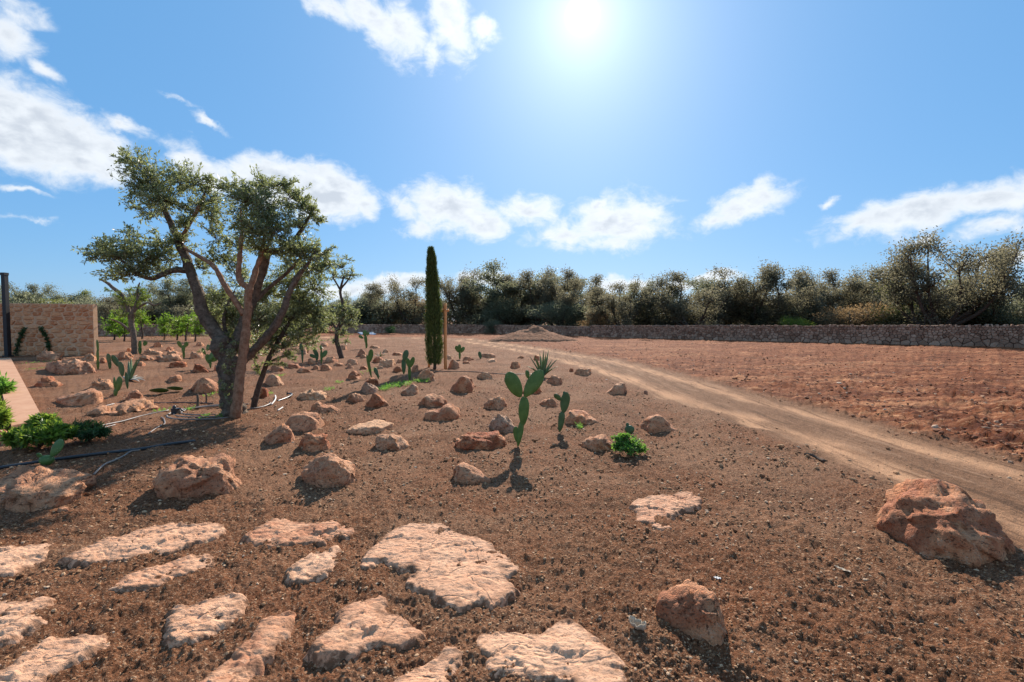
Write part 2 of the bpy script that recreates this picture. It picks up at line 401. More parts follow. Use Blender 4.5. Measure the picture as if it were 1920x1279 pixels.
M['soil'] = m_soil(); M['clod'] = m_clod(); M['clod_red'] = m_clod('red_clod', (.16,.045,.02,1), ((.4,(.26,.09,.04,1)),(.75,(.38,.16,.08,1)),(.9,(.56,.32,.19,1))), (.72,.50,.34,1)); M['clod_earth'] = m_clod('earth_clod', (.13,.055,.024,1), ((.4,(.21,.09,.040,1)),(.8,(.32,.145,.066,1))), (.42,.22,.11,1)); M['rock'] = m_rock()
M['bark'] = m_flat('olive_bark', (.09, .068, .05), (.27, .20, .145), 16, .9, .15, 1.0, .03)
M['bark_warm'] = m_flat('warm_bark', (.21, .10, .055), (.42, .24, .145), 14, .9, .15, .9, .02)
M['bark_dark'] = m_flat('dark_bark', (.06, .042, .032), (.14, .10, .075), 8, .95, .1, .6, .03)
M['olive_leaf'] = m_leaf('olive_leaf', [(.055, .07, .032), (.11, .14, .062), (.21, .24, .13), (.40, .42, .29)], .5, (.42, .46, .14), .36, .55)
M['citrus_leaf'] = m_leaf('citrus_leaf', [(.045, .11, .012), (.10, .22, .02), (.18, .32, .035)], .5, (.38, .6, .04))
M['shrub_leaf'] = m_leaf('shrub_leaf', [(.035, .08, .015), (.075, .15, .025), (.20, .30, .055)], .55, (.46, .6, .07), .4)
M['fern_leaf'] = m_leaf('fern_leaf', [(.02, .055, .016), (.035, .085, .028), (.06, .12, .04)], .35, (.12, .25, .05), .5)
M['bright_leaf'] = m_leaf('bright_leaf', [(.08, .19, .03), (.13, .29, .05), (.20, .36, .08)], .5, (.34, .6, .08), .5)
M['cypress_leaf'] = m_leaf('cypress_leaf', [(.035, .055, .018), (.085, .115, .036), (.18, .21, .065)], .25, (.16, .22, .04), .6, .2)
M['oak_leaf'] = m_leaf('oak_leaf', [(.075, .063, .040), (.12, .10, .062), (.20, .168, .105)], .6, (.30, .28, .17), .55, .3)
M['wild_olive_leaf'] = m_leaf('wild_olive_leaf', [(.075, .073, .044), (.115, .112, .068), (.20, .195, .12)], .6, (.31, .33, .19), .5, .3)
M['tan_leaf'] = m_leaf('tan_leaf', [(.14, .095, .05), (.20, .135, .07), (.32, .22, .125)], .5, (.46, .30, .14), .6, .2)
M['yellow_leaf'] = m_leaf('yellow_leaf', [(.07, .08, .022), (.11, .12, .03), (.20, .20, .06)], .5, (.38, .40, .08), .5, .3)
M['lemon_leaf'] = m_leaf('lemon_leaf', [(.06, .10, .02), (.12, .18, .03), (.19, .26, .06)], .45, (.34, .45, .06), .5, .3)
M['wood'] = m_flat('stake_wood', (.68, .26, .085), (.82, .38, .15), 20, .7, .3, .3, .005)
M['post'] = m_flat('dark_steel', (.010, .009, .010), (.018, .016, .017), 5, .5, .5, .1, .003)
M['kerb'] = m_flat('sandstone_kerb', (.48, .235, .125), (.57, .31, .178), 3, .8, .3, .15, .004)
M['hose_black'] = m_flat('black_plastic', (.018, .019, .022), (.03, .032, .036), 20, .38, .5, .05, .002)
M['hose_grey'] = m_flat('grey_brown_plastic', (.17, .13, .105), (.26, .20, .165), 20, .45, .4, .05, .002)
M['sheet'] = m_flat('white_sheet', (.68, .74, .80), (.78, .82, .86), .6, .25, .6, .1, .02)
M['dry_leaf'] = m_flat('dry_leaf', (.40, .30, .20), (.58, .46, .33), 30, .8, .2, .3, .004)
M['shard'] = m_flat('pale_shard', (.66, .60, .54), (.76, .72, .66), 30, .7, .3, .2, .003)
M['wall_stone'] = m_piece('dry_wall_stone', (.20, .115, .075), (.52, .34, .235), (.40, .195, .115))
M['wall_core'] = m_flat('wall_core', (.06, .04, .03), (.10, .066, .048), 6, .95, .1, .5, .04)
M['masonry'] = m_piece('masonry_stone', (.52, .19, .08), (.74, .38, .19), (.76, .45, .25), 5)
M['mortar'] = m_flat('mortar', (.60, .36, .21), (.72, .46, .285), 9, .95, .1, .5, .015)
def m_cactus(name, c1, c2):
    m, nt, out = mat_new(name); g = NT(nt); tco = g.n('ShaderNodeTexCoord').outputs['Object']
    v = g.n('ShaderNodeTexVoronoi', {'Vector': tco, 'Scale': 34.0, 'Randomness': .35}).outputs['Distance']
    n = g.noise(tco, 9, 4)
    c = g.mix(g.ss(n, .35, .65), c1, c2); c = g.mix(g.ss(v, .24, .12, 0, .8), c, (.34, .34, .17))
    bsdf(g, out, c, .5, g.bump(g.ss(v, .3, .05), .3, .006), .4, .12, (.3, .45, .05)); return m
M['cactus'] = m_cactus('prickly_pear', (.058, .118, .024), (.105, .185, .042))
M['cactus_shaded'] = m_cactus('prickly_pear_shaded', (.045, .09, .038), (.075, .135, .055))  # darker, bluer copy of the pad green, with shade put into its colour
M['agave'] = m_leaf('agave_leaf', [(.11, .18, .10), (.15, .23, .12), (.21, .28, .12)], .3, (.35, .42, .06), .5, .4)
M['agave_dry'] = m_flat('dry_agave_leaf', (.45, .38, .28), (.58, .50, .40), 20, .7, .3, .2, .004)

def m_flag():
    """weathered limestone slab, soil trodden over its rim and into its hollows"""
    m, nt, out = mat_new('flagstone'); g = NT(nt); oi = g.n('ShaderNodeObjectInfo'); oc = g.n('ShaderNodeSeparateXYZ', {0: oi.outputs['Color']}); p = pos(g)
    pw = g.n('ShaderNodeMapping', {'Vector': p, 'Scale': (1.0, 2.2, 1.0), 'Rotation': (0, 0, .5)}).outputs[0]
    a = g.noise(p, 3.0, 6, .62, .6); b = g.noise(pw, 13, 6, .72, .5); c = g.noise(p, 60, 4, .7); d = g.noise(pw, 4.5, 5, .6, 1.0)
    base = g.mix(g.ss(a, .35, .65), (.55, .235, .115), (.68, .35, .195))
    base = g.mix(g.math('MULTIPLY', g.ss(d, .56, .40), oc.outputs[0]), base, (.40, .115, .043))
    base = g.mix(g.math('MULTIPLY', oc.outputs[1], .75), base, (.80, .47, .285))
    base = g.mix(g.math('MULTIPLY', g.ss(d, .48, .60), oc.outputs[2]), base, (.52, .38, .27))
    base = g.mix(g.ss(b, .58, .70, 0, .6), base, (.80, .54, .36))
    base = g.mix(g.ss(b, .43, .33, 0, .8), base, (.26, .095, .042))
    base = g.mix(g.ss(c, .42, .33, 0, .6), base, (.20, .085, .042))
    cr = g.math('ABSOLUTE', g.math('SUBTRACT', g.noise(p, 1.6, 3, .5, .7), .5))
    base = g.mix(g.math('MULTIPLY', g.ss(cr, .008, .002, 0, .8), g.ss(a, .52, .60)), base, (.13, .055, .028))
    dirt = g.math('MULTIPLY', g.attr('dirt'), g.ss(g.noise(p, 16, 5, .7), .40, .56))
    dirt = g.math('MAXIMUM', dirt, g.math('MULTIPLY', g.ss(g.noise(p, 5, 5, .7), .55, .68), .55))
    base = g.mix(dirt, base, g.mix(c, (.10, .044, .022), (.30, .14, .07)))
    h = g.math('ADD', g.math('ADD', g.math('MULTIPLY', a, .4), g.math('MULTIPLY', b, .6)), g.math('ADD', g.math('MULTIPLY', c, .2), g.ss(cr, .0, .02, 0, .25)))
    bsdf(g, out, base, .85, g.bump(h, 1.0, .03), .25); return m
M['flag'] = m_flag()
# ------------------------------------------------------------------ ground: soil bed, track and field on one continuous sheet
NEAR_RUT = np.array([(4.6,-60),(4.4,0),(4.25,4),(4.22,6),(4.15,7.3),(3.95,8.6),(3.6,10.4),(3.2,15.1),(2.2,20.2),(-.3,29.3),(-5,41.6),(-12,45),(-34,47)])
FAR_RUT = np.array([(5.9,-60),(5.6,0),(5.5,4),(5.42,6.5),(5.35,8.4),(5.04,10.4),(4.76,14.4),(4.0,20.2),(1.3,29.3),(-4,44),(-12,47),(-34,49)])
def sdist(x, y, L):
    best = np.full(len(x), 1e9); sg = np.ones(len(x))
    for i in range(len(L) - 1):
        a, b = L[i], L[i + 1]; d = b - a; l2 = d @ d
        t = np.clip(((x - a[0]) * d[0] + (y - a[1]) * d[1]) / l2, 0, 1)
        ex, ey = x - a[0] - t * d[0], y - a[1] - t * d[1]; dist = np.hypot(ex, ey)
        m = dist < best; best = np.where(m, dist, best)
        sg = np.where(m, np.sign(ex * d[1] - ey * d[0]), sg)      # + on the right of the direction of travel
    return best * sg
def zones(x, y):
    w = noise2(x, y, 1.3) * .22 + noise2(x, y, 5.0, 3) * .07
    dn, df = sdist(x, y, NEAR_RUT) + w, sdist(x, y, FAR_RUT) + w * .8
    trk = sstep(dn, -.75, -.2) * (1 - sstep(df, .25, .8)); fld = sstep(df, .2, .8)
    st = noise2(x, y, .8, 9) * .5 + .75
    rut = np.clip(np.exp(-(dn / .24) ** 2) * 1.0 + np.exp(-((df) / .24) ** 2) * .95, 0, 1) * np.clip(st + .15, 0, 1)
    return trk, fld, rut
def ground_z(x, y, fine=True):
    trk, fld, rut = zones(x, y); r = np.hypot(x, y)
    bed = 1 - np.maximum(trk, fld)
    z = bed * (noise2(x, y, .9) * .022 + noise2(x, y, 2.9, 1) * .022 + np.abs(noise2(x, y, 5.6, 13)) * .026 - .008)
    z += fld * (noise3(np.stack([x * .55 + y * .15, y * 1.5, x * 0], 1)) * .035 + noise2(x, y, 2.6, 5) * .035)
    z += trk * (noise2(x, y, 1.5, 2) * .014) - rut * .03 - trk * .02
    if fine:
        fd = np.clip(30 / (r + 8), .3, 1)
        rough = bed * 1.0 + trk * .45 + fld * 1.5
        nb = noise2(x, y, 11, 3); nc = noise2(x, y, 27, 4)
        z += rough * (nb * .018 + (np.abs(nc) - .2) * .022 * fd + noise2(x, y, 58, 6) * .0085 * fd)
        z += fld * np.maximum(noise2(x * .6, y, 1.9, 8) - .05, 0) * np.abs(noise2(x, y, 6, 2)) * .24 + fld * (np.abs(noise2(x, y, 4.5, 12)) * .06 + np.abs(noise2(x * .6, y, 8.0, 15)) * .05)
    return z
az_f = np.radians(np.arange(-57, 57.01, .125)); az_c = np.radians(np.arange(60, 300.1, 3.0))
AZ = np.concatenate([az_f, az_c]); nA = len(AZ)
inv = np.linspace(1 / 1.3, 1 / 62.0, 430); RR = np.concatenate([[.15, .5, .9], 1 / inv, [66, 72, 80, 90, 105, 130, 170, 240, 400, 800, 2000, 3500]]); nR = len(RR)
A2, R2 = np.meshgrid(AZ, RR); gx = (np.sin(A2) * R2).ravel(); gy = (np.cos(A2) * R2).ravel()
gz = ground_z(gx, gy); gz[np.hypot(gx, gy) > 63] = 0
gtrk, gfld, grut = zones(gx, gy)
GV = np.stack([gx, gy, gz], 1)
i, j = np.meshgrid(np.arange(nR - 1), np.arange(nA), indexing='ij'); i = i.ravel(); j = j.ravel(); k = (j + 1) % nA
GF = np.stack([i * nA + j, i * nA + k, (i + 1) * nA + k, (i + 1) * nA + j], 1)
fcls = np.where(gtrk[GF].mean(1) > .5, 1, np.where(gfld[GF].mean(1) > .5, 2, 0))
for c, nm in ((0, 'soil_bed'), (1, 'dirt_track'), (2, 'red_field')):
    f = GF[fcls == c]; used = np.unique(f); mp_ = np.zeros(len(GV), int); mp_[used] = np.arange(len(used))
    me = mesh_np(nm, GV[used], mp_[f])
    for an, arr in (('field', gfld), ('track', gtrk), ('rut', grut)):
        at_ = me.attributes.new(an, 'FLOAT', 'POINT'); at_.data.foreach_set('value', arr[used].astype(np.float32))
    tag(link(nm, me, M['soil']), {'soil_bed': 'brown gravelly garden soil of the rock bed', 'dirt_track': 'pale dirt track with two wheel ruts', 'red_field': 'red churned field beyond the track'}[nm], None, None, 'structure')

# loose grit and clods on the soil
def grit(name, n, rmin, rmax, smin, smax, keep, seed, label, mat='clod'):
    rng = np.random.default_rng(seed)
    r = rmin * (rmax / rmin) ** rng.random(n); a = np.radians(rng.uniform(-56, 56, n)); x, y = np.sin(a) * r, np.cos(a) * r
    t, fl, ru = zones(x, y); pr = keep(t, fl, noise2(x, y, 2.2, 5))
    m = rng.random(n) < pr; x, y, r = x[m], y[m], r[m]; n = len(x)
    z = ground_z(x, y); s = smin * (smax / smin) ** (rng.random(n) ** 1.8) * np.clip(r / 3.5, .8, 1.7)
    phi = (1 + 5 ** .5) / 2
    iv = np.array([(-1, phi, 0), (1, phi, 0), (-1, -phi, 0), (1, -phi, 0), (0, -1, phi), (0, 1, phi), (0, -1, -phi), (0, 1, -phi), (phi, 0, -1), (phi, 0, 1), (-phi, 0, -1), (-phi, 0, 1)]) / 1.9
    fi = np.array([(0, 11, 5), (0, 5, 1), (0, 1, 7), (0, 7, 10), (0, 10, 11), (1, 5, 9), (5, 11, 4), (11, 10, 2), (10, 7, 6), (7, 1, 8), (3, 9, 4), (3, 4, 2), (3, 2, 6), (3, 6, 8), (3, 8, 9), (4, 9, 5), (2, 4, 11), (6, 2, 10), (8, 6, 7), (9, 8, 1)])
    V = iv[None] * (1 + rng.uniform(-.3, .3, (n, 12, 1)))
    V = V * np.stack([rng.uniform(.8, 1.5, n), rng.uniform(.7, 1.2, n), rng.uniform(.45, .9, n)], 1)[:, None, :] * s[:, None, None]
    ca, sa = np.cos(w := rng.uniform(0, 6.3, n)), np.sin(w)
    X = V[:, :, 0] * ca[:, None] - V[:, :, 1] * sa[:, None]; Y = V[:, :, 0] * sa[:, None] + V[:, :, 1] * ca[:, None]
    V = np.stack([X + x[:, None], Y + y[:, None], V[:, :, 2] + (z + s * .18)[:, None]], 2).reshape(-1, 3)
    F = (fi[None] + (np.arange(n) * 12)[:, None, None]).reshape(-1, 3)
    tag(obj(name, V, F, M[mat], None, False), label, None, None, 'stuff')
grit('gravel', 62000, 1.7, 14, .0032, .0125, lambda t, f, n: np.clip(1 - np.maximum(t, f), .06, 1) * np.clip(.55 + n, .15, 1), 21, 'loose pale grit lying on the brown soil bed')
grit('clods', 40000, 4.5, 38, .006, .026, lambda t, f, n: f * np.clip(.4 + n, .08, 1), 22, 'broken stones and clods over the red field', 'clod_red')

grit('clods_of_earth', 2600, 1.7, 16, .006, .019, lambda t, f, n: np.clip(1 - np.maximum(t, f), .1, 1) * np.clip(.3 + n * 1.5, .02, 1), 23, 'lumps of brown earth lying on the soil bed', 'clod_earth')
# ------------------------------------------------------------------ walls
def voronoi(seeds, w, h, reach):
    S = np.array(seeds); out = []
    for q, c in enumerate(S):
        P = [(0, 0), (w, 0), (w, h), (0, h)]
        d = np.hypot(S[:, 0] - c[0], (S[:, 1] - c[1])); nb = [k for k in np.argsort(d)[1:16] if d[k] < reach]
        for k in nb:
            mx, my = (S[k] + c) / 2; nx, ny = S[k] - c; Q = []
            for e in range(len(P)):
                a, b = P[e], P[(e + 1) % len(P)]
                da, db = (a[0] - mx) * nx + (a[1] - my) * ny, (b[0] - mx) * nx + (b[1] - my) * ny
                if da <= 0: Q.append(a)
                if da * db < 0: t = da / (da - db); Q.append((a[0] + (b[0] - a[0]) * t, a[1] + (b[1] - a[1]) * t))
            P = Q
            if len(P) < 3: break
        if len(P) >= 3: out.append(np.array(P))
    return out
def prism(P, c, gap, back, mid, front, shr, rng):
    """stone of outline P (wall plane): returns local (s, depth, z) vertices and polygons"""
    v = c + (P - c) * gap; n = len(v); m = c + (P - c) * gap * .97; f = c + (P - c) * gap * shr + rng.normal(size=(n, 2)) * .006
    V = [(a, -back, b) for a, b in v] + [(a, mid, b) for a, b in m] + [(a, front + rng.uniform(-.012, .012), b) for a, b in f]
    F = []
    for q in range(n):
        r = (q + 1) % n
        F += [(q, r, n + r, n + q), (n + q, n + r, 2 * n + r, 2 * n + q)]
    F += [tuple(range(2 * n, 3 * n)), tuple(reversed(range(n)))]
    return V, F
def stone_wall(name, label, A, B, hA, hB, thick, rows, seed, nparts, stone_mat, core_mat, gap=.95, stretch=1.0, proud=(.05, .11), mortar=False, cat='stone wall'):
    rng = np.random.default_rng(seed); A = np.array(A, float); B = np.array(B, float); L = np.linalg.norm(B - A); t = (B - A) / L
    nrm = np.array([t[1], -t[0]])
    if nrm @ A > 0: nrm = -nrm                                     # faces the camera
    w = thing(name, label, cat, ((A[0] + B[0]) / 2, (A[1] + B[1]) / 2, 0)); H = max(hA, hB)
    hs = lambda s: hA + (hB - hA) * s / L
    def W(V):
        V = np.array(V, float); k = np.array([hs(s) / H for s in V[:, 0]])
        return np.stack([A[0] + t[0] * V[:, 0] + nrm[0] * V[:, 1], A[1] + t[1] * V[:, 0] + nrm[1] * V[:, 1], np.where(V[:, 2] > 0, V[:, 2] * k, V[:, 2])], 1)
    top = H if mortar else H - .07
    box = [(0, -thick, -.1), (L, -thick, -.1), (L, 0.02 if mortar else -.01, -.1), (0, .02 if mortar else -.01, -.1), (0, -thick, top), (L, -thick, top), (L, .02 if mortar else -.01, top), (0, .02 if mortar else -.01, top)]
    poly('mortar' if mortar else 'core', W(box), [(0, 1, 2, 3), (7, 6, 5, 4), (0, 4, 5, 1), (1, 5, 6, 2), (2, 6, 7, 3), (3, 7, 4, 0)], core_mat, w)
    seeds = []; z = 0.0
    for ri, (rh, sw) in enumerate(rows):
        s = rng.uniform(0, sw)
        while s < L: seeds.append((s, z + rh * .5 + rng.uniform(-1, 1) * rh * (.14 if mortar else .38))); s += sw * rng.uniform(.5, 1.6)
        z += rh
    k = H / z; seeds = [(s, q * k) for s, q in seeds]
    sc_ = [(s / stretch, q) for s, q in seeds]
    st = []
    for P in voronoi(sc_, L / stretch, H, 1.6):
        P = P * np.array([stretch, 1]); c = P.mean(0)
        if P[:, 1].max() > H - .02 and not mortar: P = P.copy(); P[P[:, 1] > H - .02, 1] += rng.uniform(-.07, .05)
        isTop = P[:, 1].max() > H - .1 and not mortar
        if mortar: g_ = gap * rng.uniform(.78, .97); V, F = prism(P, c, g_, .0, .022, .03 + rng.uniform(.02, .06), .74, rng)
        else: V, F = prism(P, c, gap, thick if isTop else .03, rng.uniform(*proud) * .6, rng.uniform(*proud), .72, rng)
        V = W(V); ext = np.ptp(P, 0); dist = np.hypot(*V[0, :2]); st.append((ext[0] * ext[1] / dist ** 2, V, F))
    st.sort(key=lambda q: -q[0])
    for _, V, F in st[:nparts]: poly('stone', V, F, stone_mat, w)
    rest = st[nparts:]
    if rest:
        Vs, Fs, o = [], [], 0
        for _, V, F in rest: Vs.append(V); Fs += [tuple(q + o for q in f) for f in F]; o += len(V)
        tag(poly('stones', np.concatenate(Vs), Fs, stone_mat, w), None, None, None, 'stuff')
    return w
rowsD = [(.32, .44), (.24, .30), (.19, .24), (.17, .20), (.16, .17), (.17, .14), (.18, .12)]
G = lambda px, py: gp(px, py)[:2]
stone_wall('dry_stone_wall', 'long dry stone wall of grey brown rubble closing off the red field', G(2080, 657), G(1107, 632.5), 1.42, 1.17, .5, rowsD, 31, 300, M['wall_stone'], M['wall_core'])
stone_wall('dry_stone_wall', 'lower reddish stretch of dry stone wall behind the sand heap', G(1106, 631.2), G(925, 626), 1.05, 1.12, .5, rowsD[:5], 32, 0, M['wall_stone'], M['wall_core'])
stone_wall('dry_stone_wall', 'far dry stone wall behind the cypress, running behind the tall topiary tree', G(924, 625.6), G(640, 624.5), 1.15, 1.12, .5, rowsD[:5], 33, 0, M['wall_stone'], M['wall_core'])
stone_wall('dry_stone_wall', 'reddish brown dry stone wall behind the bright green citrus trees', G(450, 630), G(120, 630.5), 1.25, 1.28, .5, rowsD[:5], 34, 0, M['wall_stone'], M['wall_core'])
mY = gp(182, 666.5)[1]; mx1 = atY(178, 666, mY)[0]
stone_wall('masonry_wall', 'tan mortared garden wall of rough oblong stones beside the dark post', (mx1 - 7.2, mY), (mx1, mY), 2.50, 2.42, .22, [(.22, .5), (.2, .46), (.21, .5), (.2, .44), (.2, .48), (.2, .46), (.21, .5), (.2, .46), (.2, .5), (.2, .45), (.2, .44), (.18, .42)], 35, 260, M['masonry'], M['mortar'], .95, 2.4, mortar=True, cat='garden wall')

# stone kerb of the terrace, and the dark post at its end
def bev_prism(top, z0, z1, b=.012):
    P = np.array(top)[:, :2]; c = P.mean(0); Q = c + (P - c) * (1 - b / np.linalg.norm(P - c, axis=1).min()); n = len(P)
    V = [(x, y, z0) for x, y in P] + [(x, y, z1 - b) for x, y in P] + [(x, y, z1) for x, y in Q]; F = []
    for q in range(n): r = (q + 1) % n; F += [(q, r, n + r, n + q), (n + q, n + r, 2 * n + r, 2 * n + q)]
    F.append(tuple(range(2 * n, 3 * n))); return V, F
kz = .10; kn = [gp(21, 797, kz), gp(81, 785, kz), gp(20, 671, kz), gp(-14, 672.5, kz)]
V, F = bev_prism(kn, -.08, kz)
tag(centred(poly('stone_kerb', V, F, M['kerb'])), 'flat sandstone kerb beam running diagonally from the leafy bush to the dark post', 'kerb')
Yp = gp(15, 669)[1]; p0 = gp(15, 669)[0]; hw = .085; ptop = atY(6, 511, Yp)[2]
t = thing('steel_post', 'tall dark steel post standing at the far end of the sandstone kerb', 'post', (p0 - hw, Yp + hw, 0))
def boxv(x0, x1, y0, y1, z0, z1): return np.array([(x, y, z) for z in (z0, z1) for x, y in ((x0, y0), (x1, y0), (x1, y1), (x0, y1))]), [(3, 2, 1, 0), (4, 5, 6, 7), (0, 1, 5, 4), (1, 2, 6, 5), (2, 3, 7, 6), (3, 0, 4, 7)]
poly('shaft', *boxv(p0 - 2 * hw, p0, Yp, Yp + 2 * hw, -.1, ptop - .12), M['post'], t)
poly('cap_plate', *boxv(p0 - 2 * hw - .02, p0 + .01, Yp - .02, Yp + 2 * hw + .02, ptop - .12, ptop), M['post'], t)
poly('base_plate', *boxv(p0 - 2 * hw - .05, p0 + .05, Yp - .05, Yp + 2 * hw + .05, -.05, .06), M['post'], t)

# heap of sandy soil in front of the wall
cxy = gp(1000, 640)[:2]; g_ = np.linspace(-1, 1, 90); X, Y = np.meshgrid(g_, g_); X = X.ravel(); Y = Y.ravel()
wx, wy = 3.6, 3.0; px_ = cxy[0] + X * wx; py_ = cxy[1] + 1.2 + Y * wy
rr = np.hypot(X * (1 + .15 * np.sin(3 * np.arctan2(Y, X))), Y)
h = 1.05 * np.maximum(1 - rr, 0) ** .95 + .24 * np.exp(-(((X - .07) / .22) ** 2 + (Y / .25) ** 2)) - .18 * np.exp(-(((X + .12) / .1) ** 2 + (Y / .3) ** 2))
h = h * (1 - sstep(rr, .85, 1.02)) + noise2(px_, py_, 1.4, 3) * .09 * (1 - rr) + np.abs(noise2(px_, py_, 5, 3)) * .075 + np.abs(noise2(px_, py_, 2.2, 8)) * .10 * (1 - rr) - sstep(rr, .9, 1.0) * .12
i, j = np.meshgrid(np.arange(89), np.arange(89), indexing='ij'); i = i.ravel(); j = j.ravel()
M['heap'] = m_flat('sandy_soil', (.24, .105, .055), (.38, .19, .105), 4, .95, .1, .9, .08)
tag(centred(obj('soil_heap', np.stack([px_, py_, h], 1), np.stack([i * 90 + j, i * 90 + j + 1, (i + 1) * 90 + j + 1, (i + 1) * 90 + j], 1), M['heap'])), 'pointed heap of sandy soil dumped in front of the far stone wall', 'soil heap')
# white plastic sheet on the ground by the far wall
sp = [gp(662, 620.5, .04), gp(690, 620.0, .04), gp(706, 627.5, .04), gp(676, 627.0, .04)]
sv = []
for a in np.linspace(0, 1, 14):
    for b in np.linspace(0, 1, 14):
        q = (sp[0] * (1 - a) + sp[1] * a) * (1 - b) + (sp[3] * (1 - a) + sp[2] * a) * b; q[2] = .10 + .06 * math.sin(a * 9 + b * 4) * math.sin(b * 7); sv.append(q)
i, j = np.meshgrid(np.arange(13), np.arange(13), indexing='ij'); i = i.ravel(); j = j.ravel()
o = centred(obj('plastic_sheet', np.array(sv), np.stack([i * 14 + j, i * 14 + j + 1, (i + 1) * 14 + j + 1, (i + 1) * 14 + j], 1), M['sheet']))
sol = o.modifiers.new('thickness', 'SOLIDIFY'); sol.thickness = .03
tag(o, 'white sheet spread on the ground near the far wall beyond the topiary tree', 'sheet')
# ------------------------------------------------------------------ rocks
PROF = {'dome': [(0,.15),(.12,.6),(.3,.92),(.5,1),(.7,.9),(.88,.6),(1,.15)],
 'right': [(0,.2),(.08,.75),(.24,1),(.45,.86),(.7,.5),(.9,.22),(1,.05)],
 'left': [(0,.05),(.1,.22),(.3,.5),(.55,.86),(.76,1),(.92,.75),(1,.2)],
 'flat': [(0,.4),(.08,.8),(.3,1),(.6,.95),(.9,.85),(1,.4)],
 'peak': [(0,.05),(.2,.4),(.4,.9),(.5,1),(.62,.85),(.8,.45),(1,.1)],
 'block': [(0,.45),(.06,.85),(.3,1),(.7,.97),(.93,.85),(1,.4)],
 'saddle': [(0,.15),(.15,.72),(.3,.6),(.45,.6),(.65,1),(.85,.85),(1,.2)]}
def make_rock(x0, x1, yt, yb, typ, hue, label, seed, top=None, bot=None):
    rng = np.random.default_rng(1000 + seed); w = x1 - x0; own = top
    if top is None:
        top = [(x0 + w * a, yb - (yb - yt) * min(1, b * rng.uniform(.93, 1.0) + .0)) for a, b in PROF[typ]]
    if bot is None:
        tl = rng.uniform(-.12, .12)
        bot = [(x0, yb - (yb - yt) * (.22 + tl)), (x0 + w * .25, yb - (yb - yt) * .03), (x0 + w * .6, yb), (x0 + w * .85, yb - (yb - yt) * .06), (x1, yb - (yb - yt) * (.24 - tl))]
    tx, ty = zip(*top); bx, by = zip(*bot); flat = typ in ('flat', 'block')
    v, f = ico(5 if w > 95 else 4 if w > 30 else 3)
    u = np.clip(v[:, 0], -.9995, .9995); r = np.sqrt(1 - u * u); an = np.arctan2(v[:, 2], v[:, 1])
    px = x0 + w * (u + 1) / 2; yT = np.interp(px, tx, ty); yB = np.interp(px, bx, by)
    if own is not None: yT = yT + (yb - yt) * .09
    yT = np.minimum(yT, yB - .5)
    g0 = gp((x0 + x1) / 2, yb); d0 = np.hypot(*g0[:2]); ww = w / FPX * d0
    def gd(px_, py_):
        dx = (px_ - 960) / FPX; cy = (639.5 - py_) / FPX; dy = cy * math.sin(PITCH) + math.cos(PITCH); dz = cy * math.cos(PITCH) - math.sin(PITCH)
        return dx, dy, dz
    dx, dy, dz = gd(px, yB); tt = -CAMZ / dz; D0 = np.hypot(dx, dy) * tt
    dirx, diry = dx / np.hypot(dx, dy), dy / np.hypot(dx, dy)
    dx2, dy2, dz2 = gd(px, yT); sl = dz2 / np.hypot(dx2, dy2)
    Tm = ww * (.75 if not flat else .8)
    Tavail = np.where(sl < -.01, -CAMZ / np.minimum(sl, -.01) - D0, 1e3)
    T = np.minimum(Tm, np.maximum(Tavail * .8, .12)) * r ** .55
    rf = .78 if flat else .55
    h = np.maximum(CAMZ + (D0 + T * rf) * sl, .02)
    e = .55 if flat else .72
    c, s = np.cos(an), np.sin(an)
    S = .5 + .5 * np.sign(c) * np.abs(c) ** e
    Z = np.where(s > 0, h * np.abs(s) ** e, -.10 * np.abs(s) * np.minimum(1, ww * 2))
    if not flat: S = S + np.where(s > 0, .10 * (Z / h) * np.abs(np.minimum(c, 0)), 0)
    D = D0 + T * S
    V = np.stack([dirx * D, diry * D, Z], 1)
    hm = h.max(); size = max(ww, hm) ; cen = V.mean(0); cen[2] = hm * .4
    # broken faces: shave the lump with planes
    V = V + unit((V - cen) / np.array([ww, max(T.max(), .05), max(hm, .05)])) * (fbm(V / size * 2.6 + seed * 1.7, 3) * size * .05)[:, None]
    for q in range(15 if own is None else 8):
        n = rng.normal(size=3); n[2] = abs(n[2]) * .8; n[1] -= .3; n /= np.linalg.norm(n)
        pr = (V - cen) @ n; lim = pr.max() * (rng.uniform(.64, .92) if own is None else rng.uniform(.84, .97)); ex = np.maximum(pr - lim, 0)
        V = V - ex[:, None] * n * .985
    # chipped facets: every cell of a scatter is shifted and tilted on its own
    for cnt, am in ((26, .05), (110, .026), (420, .011)):
        if cnt > len(V) / 8: continue
        C = V[rng.choice(len(V), cnt, replace=False)]; near = np.empty(len(V), int); Vw = V + np.stack([noise3(V / size * 7 + 5 * q_) for q_ in range(3)], 1) * size * .05
        for c0 in range(0, len(V), 2000): near[c0:c0 + 2000] = ((Vw[c0:c0 + 2000, None] - C[None]) ** 2).sum(2).argmin(1)
        N = unit((V - cen) / np.array([ww, max(T.max(), .05), max(hm, .05)]))
        off = rng.normal(size=cnt) * am * size * .5; tilt = rng.normal(size=(cnt, 3)) * .42
        V = V + N * np.clip(off[near] + ((V - C[near]) * tilt[near]).sum(1), -am * size, am * size)[:, None] * (.85 if own is None else .5)
    N = unit((V - cen) / np.array([ww, max(T.max(), .05), max(hm, .05)]))
    P = V / size + seed * 3.1
    low = fbm(P * 3.0, 3); rid = 1 - np.abs(fbm(P * 6.5 + 9, 3)); fin = fbm(P * 19 + 4, 3, .6)
    amp = size * (low * .016 + (rid - .7) * (.055 if own is None else .03) + fin * (.024 if own is None else .013))
    Zt = V[:, 2].copy(); V = V + N * amp[:, None]
    V[Zt < 0.0, 2] = np.minimum(V[Zt < 0.0, 2], -.02)
    o = centred(obj('rock', V, f, M['rock'])); o.color = hue + (1,)
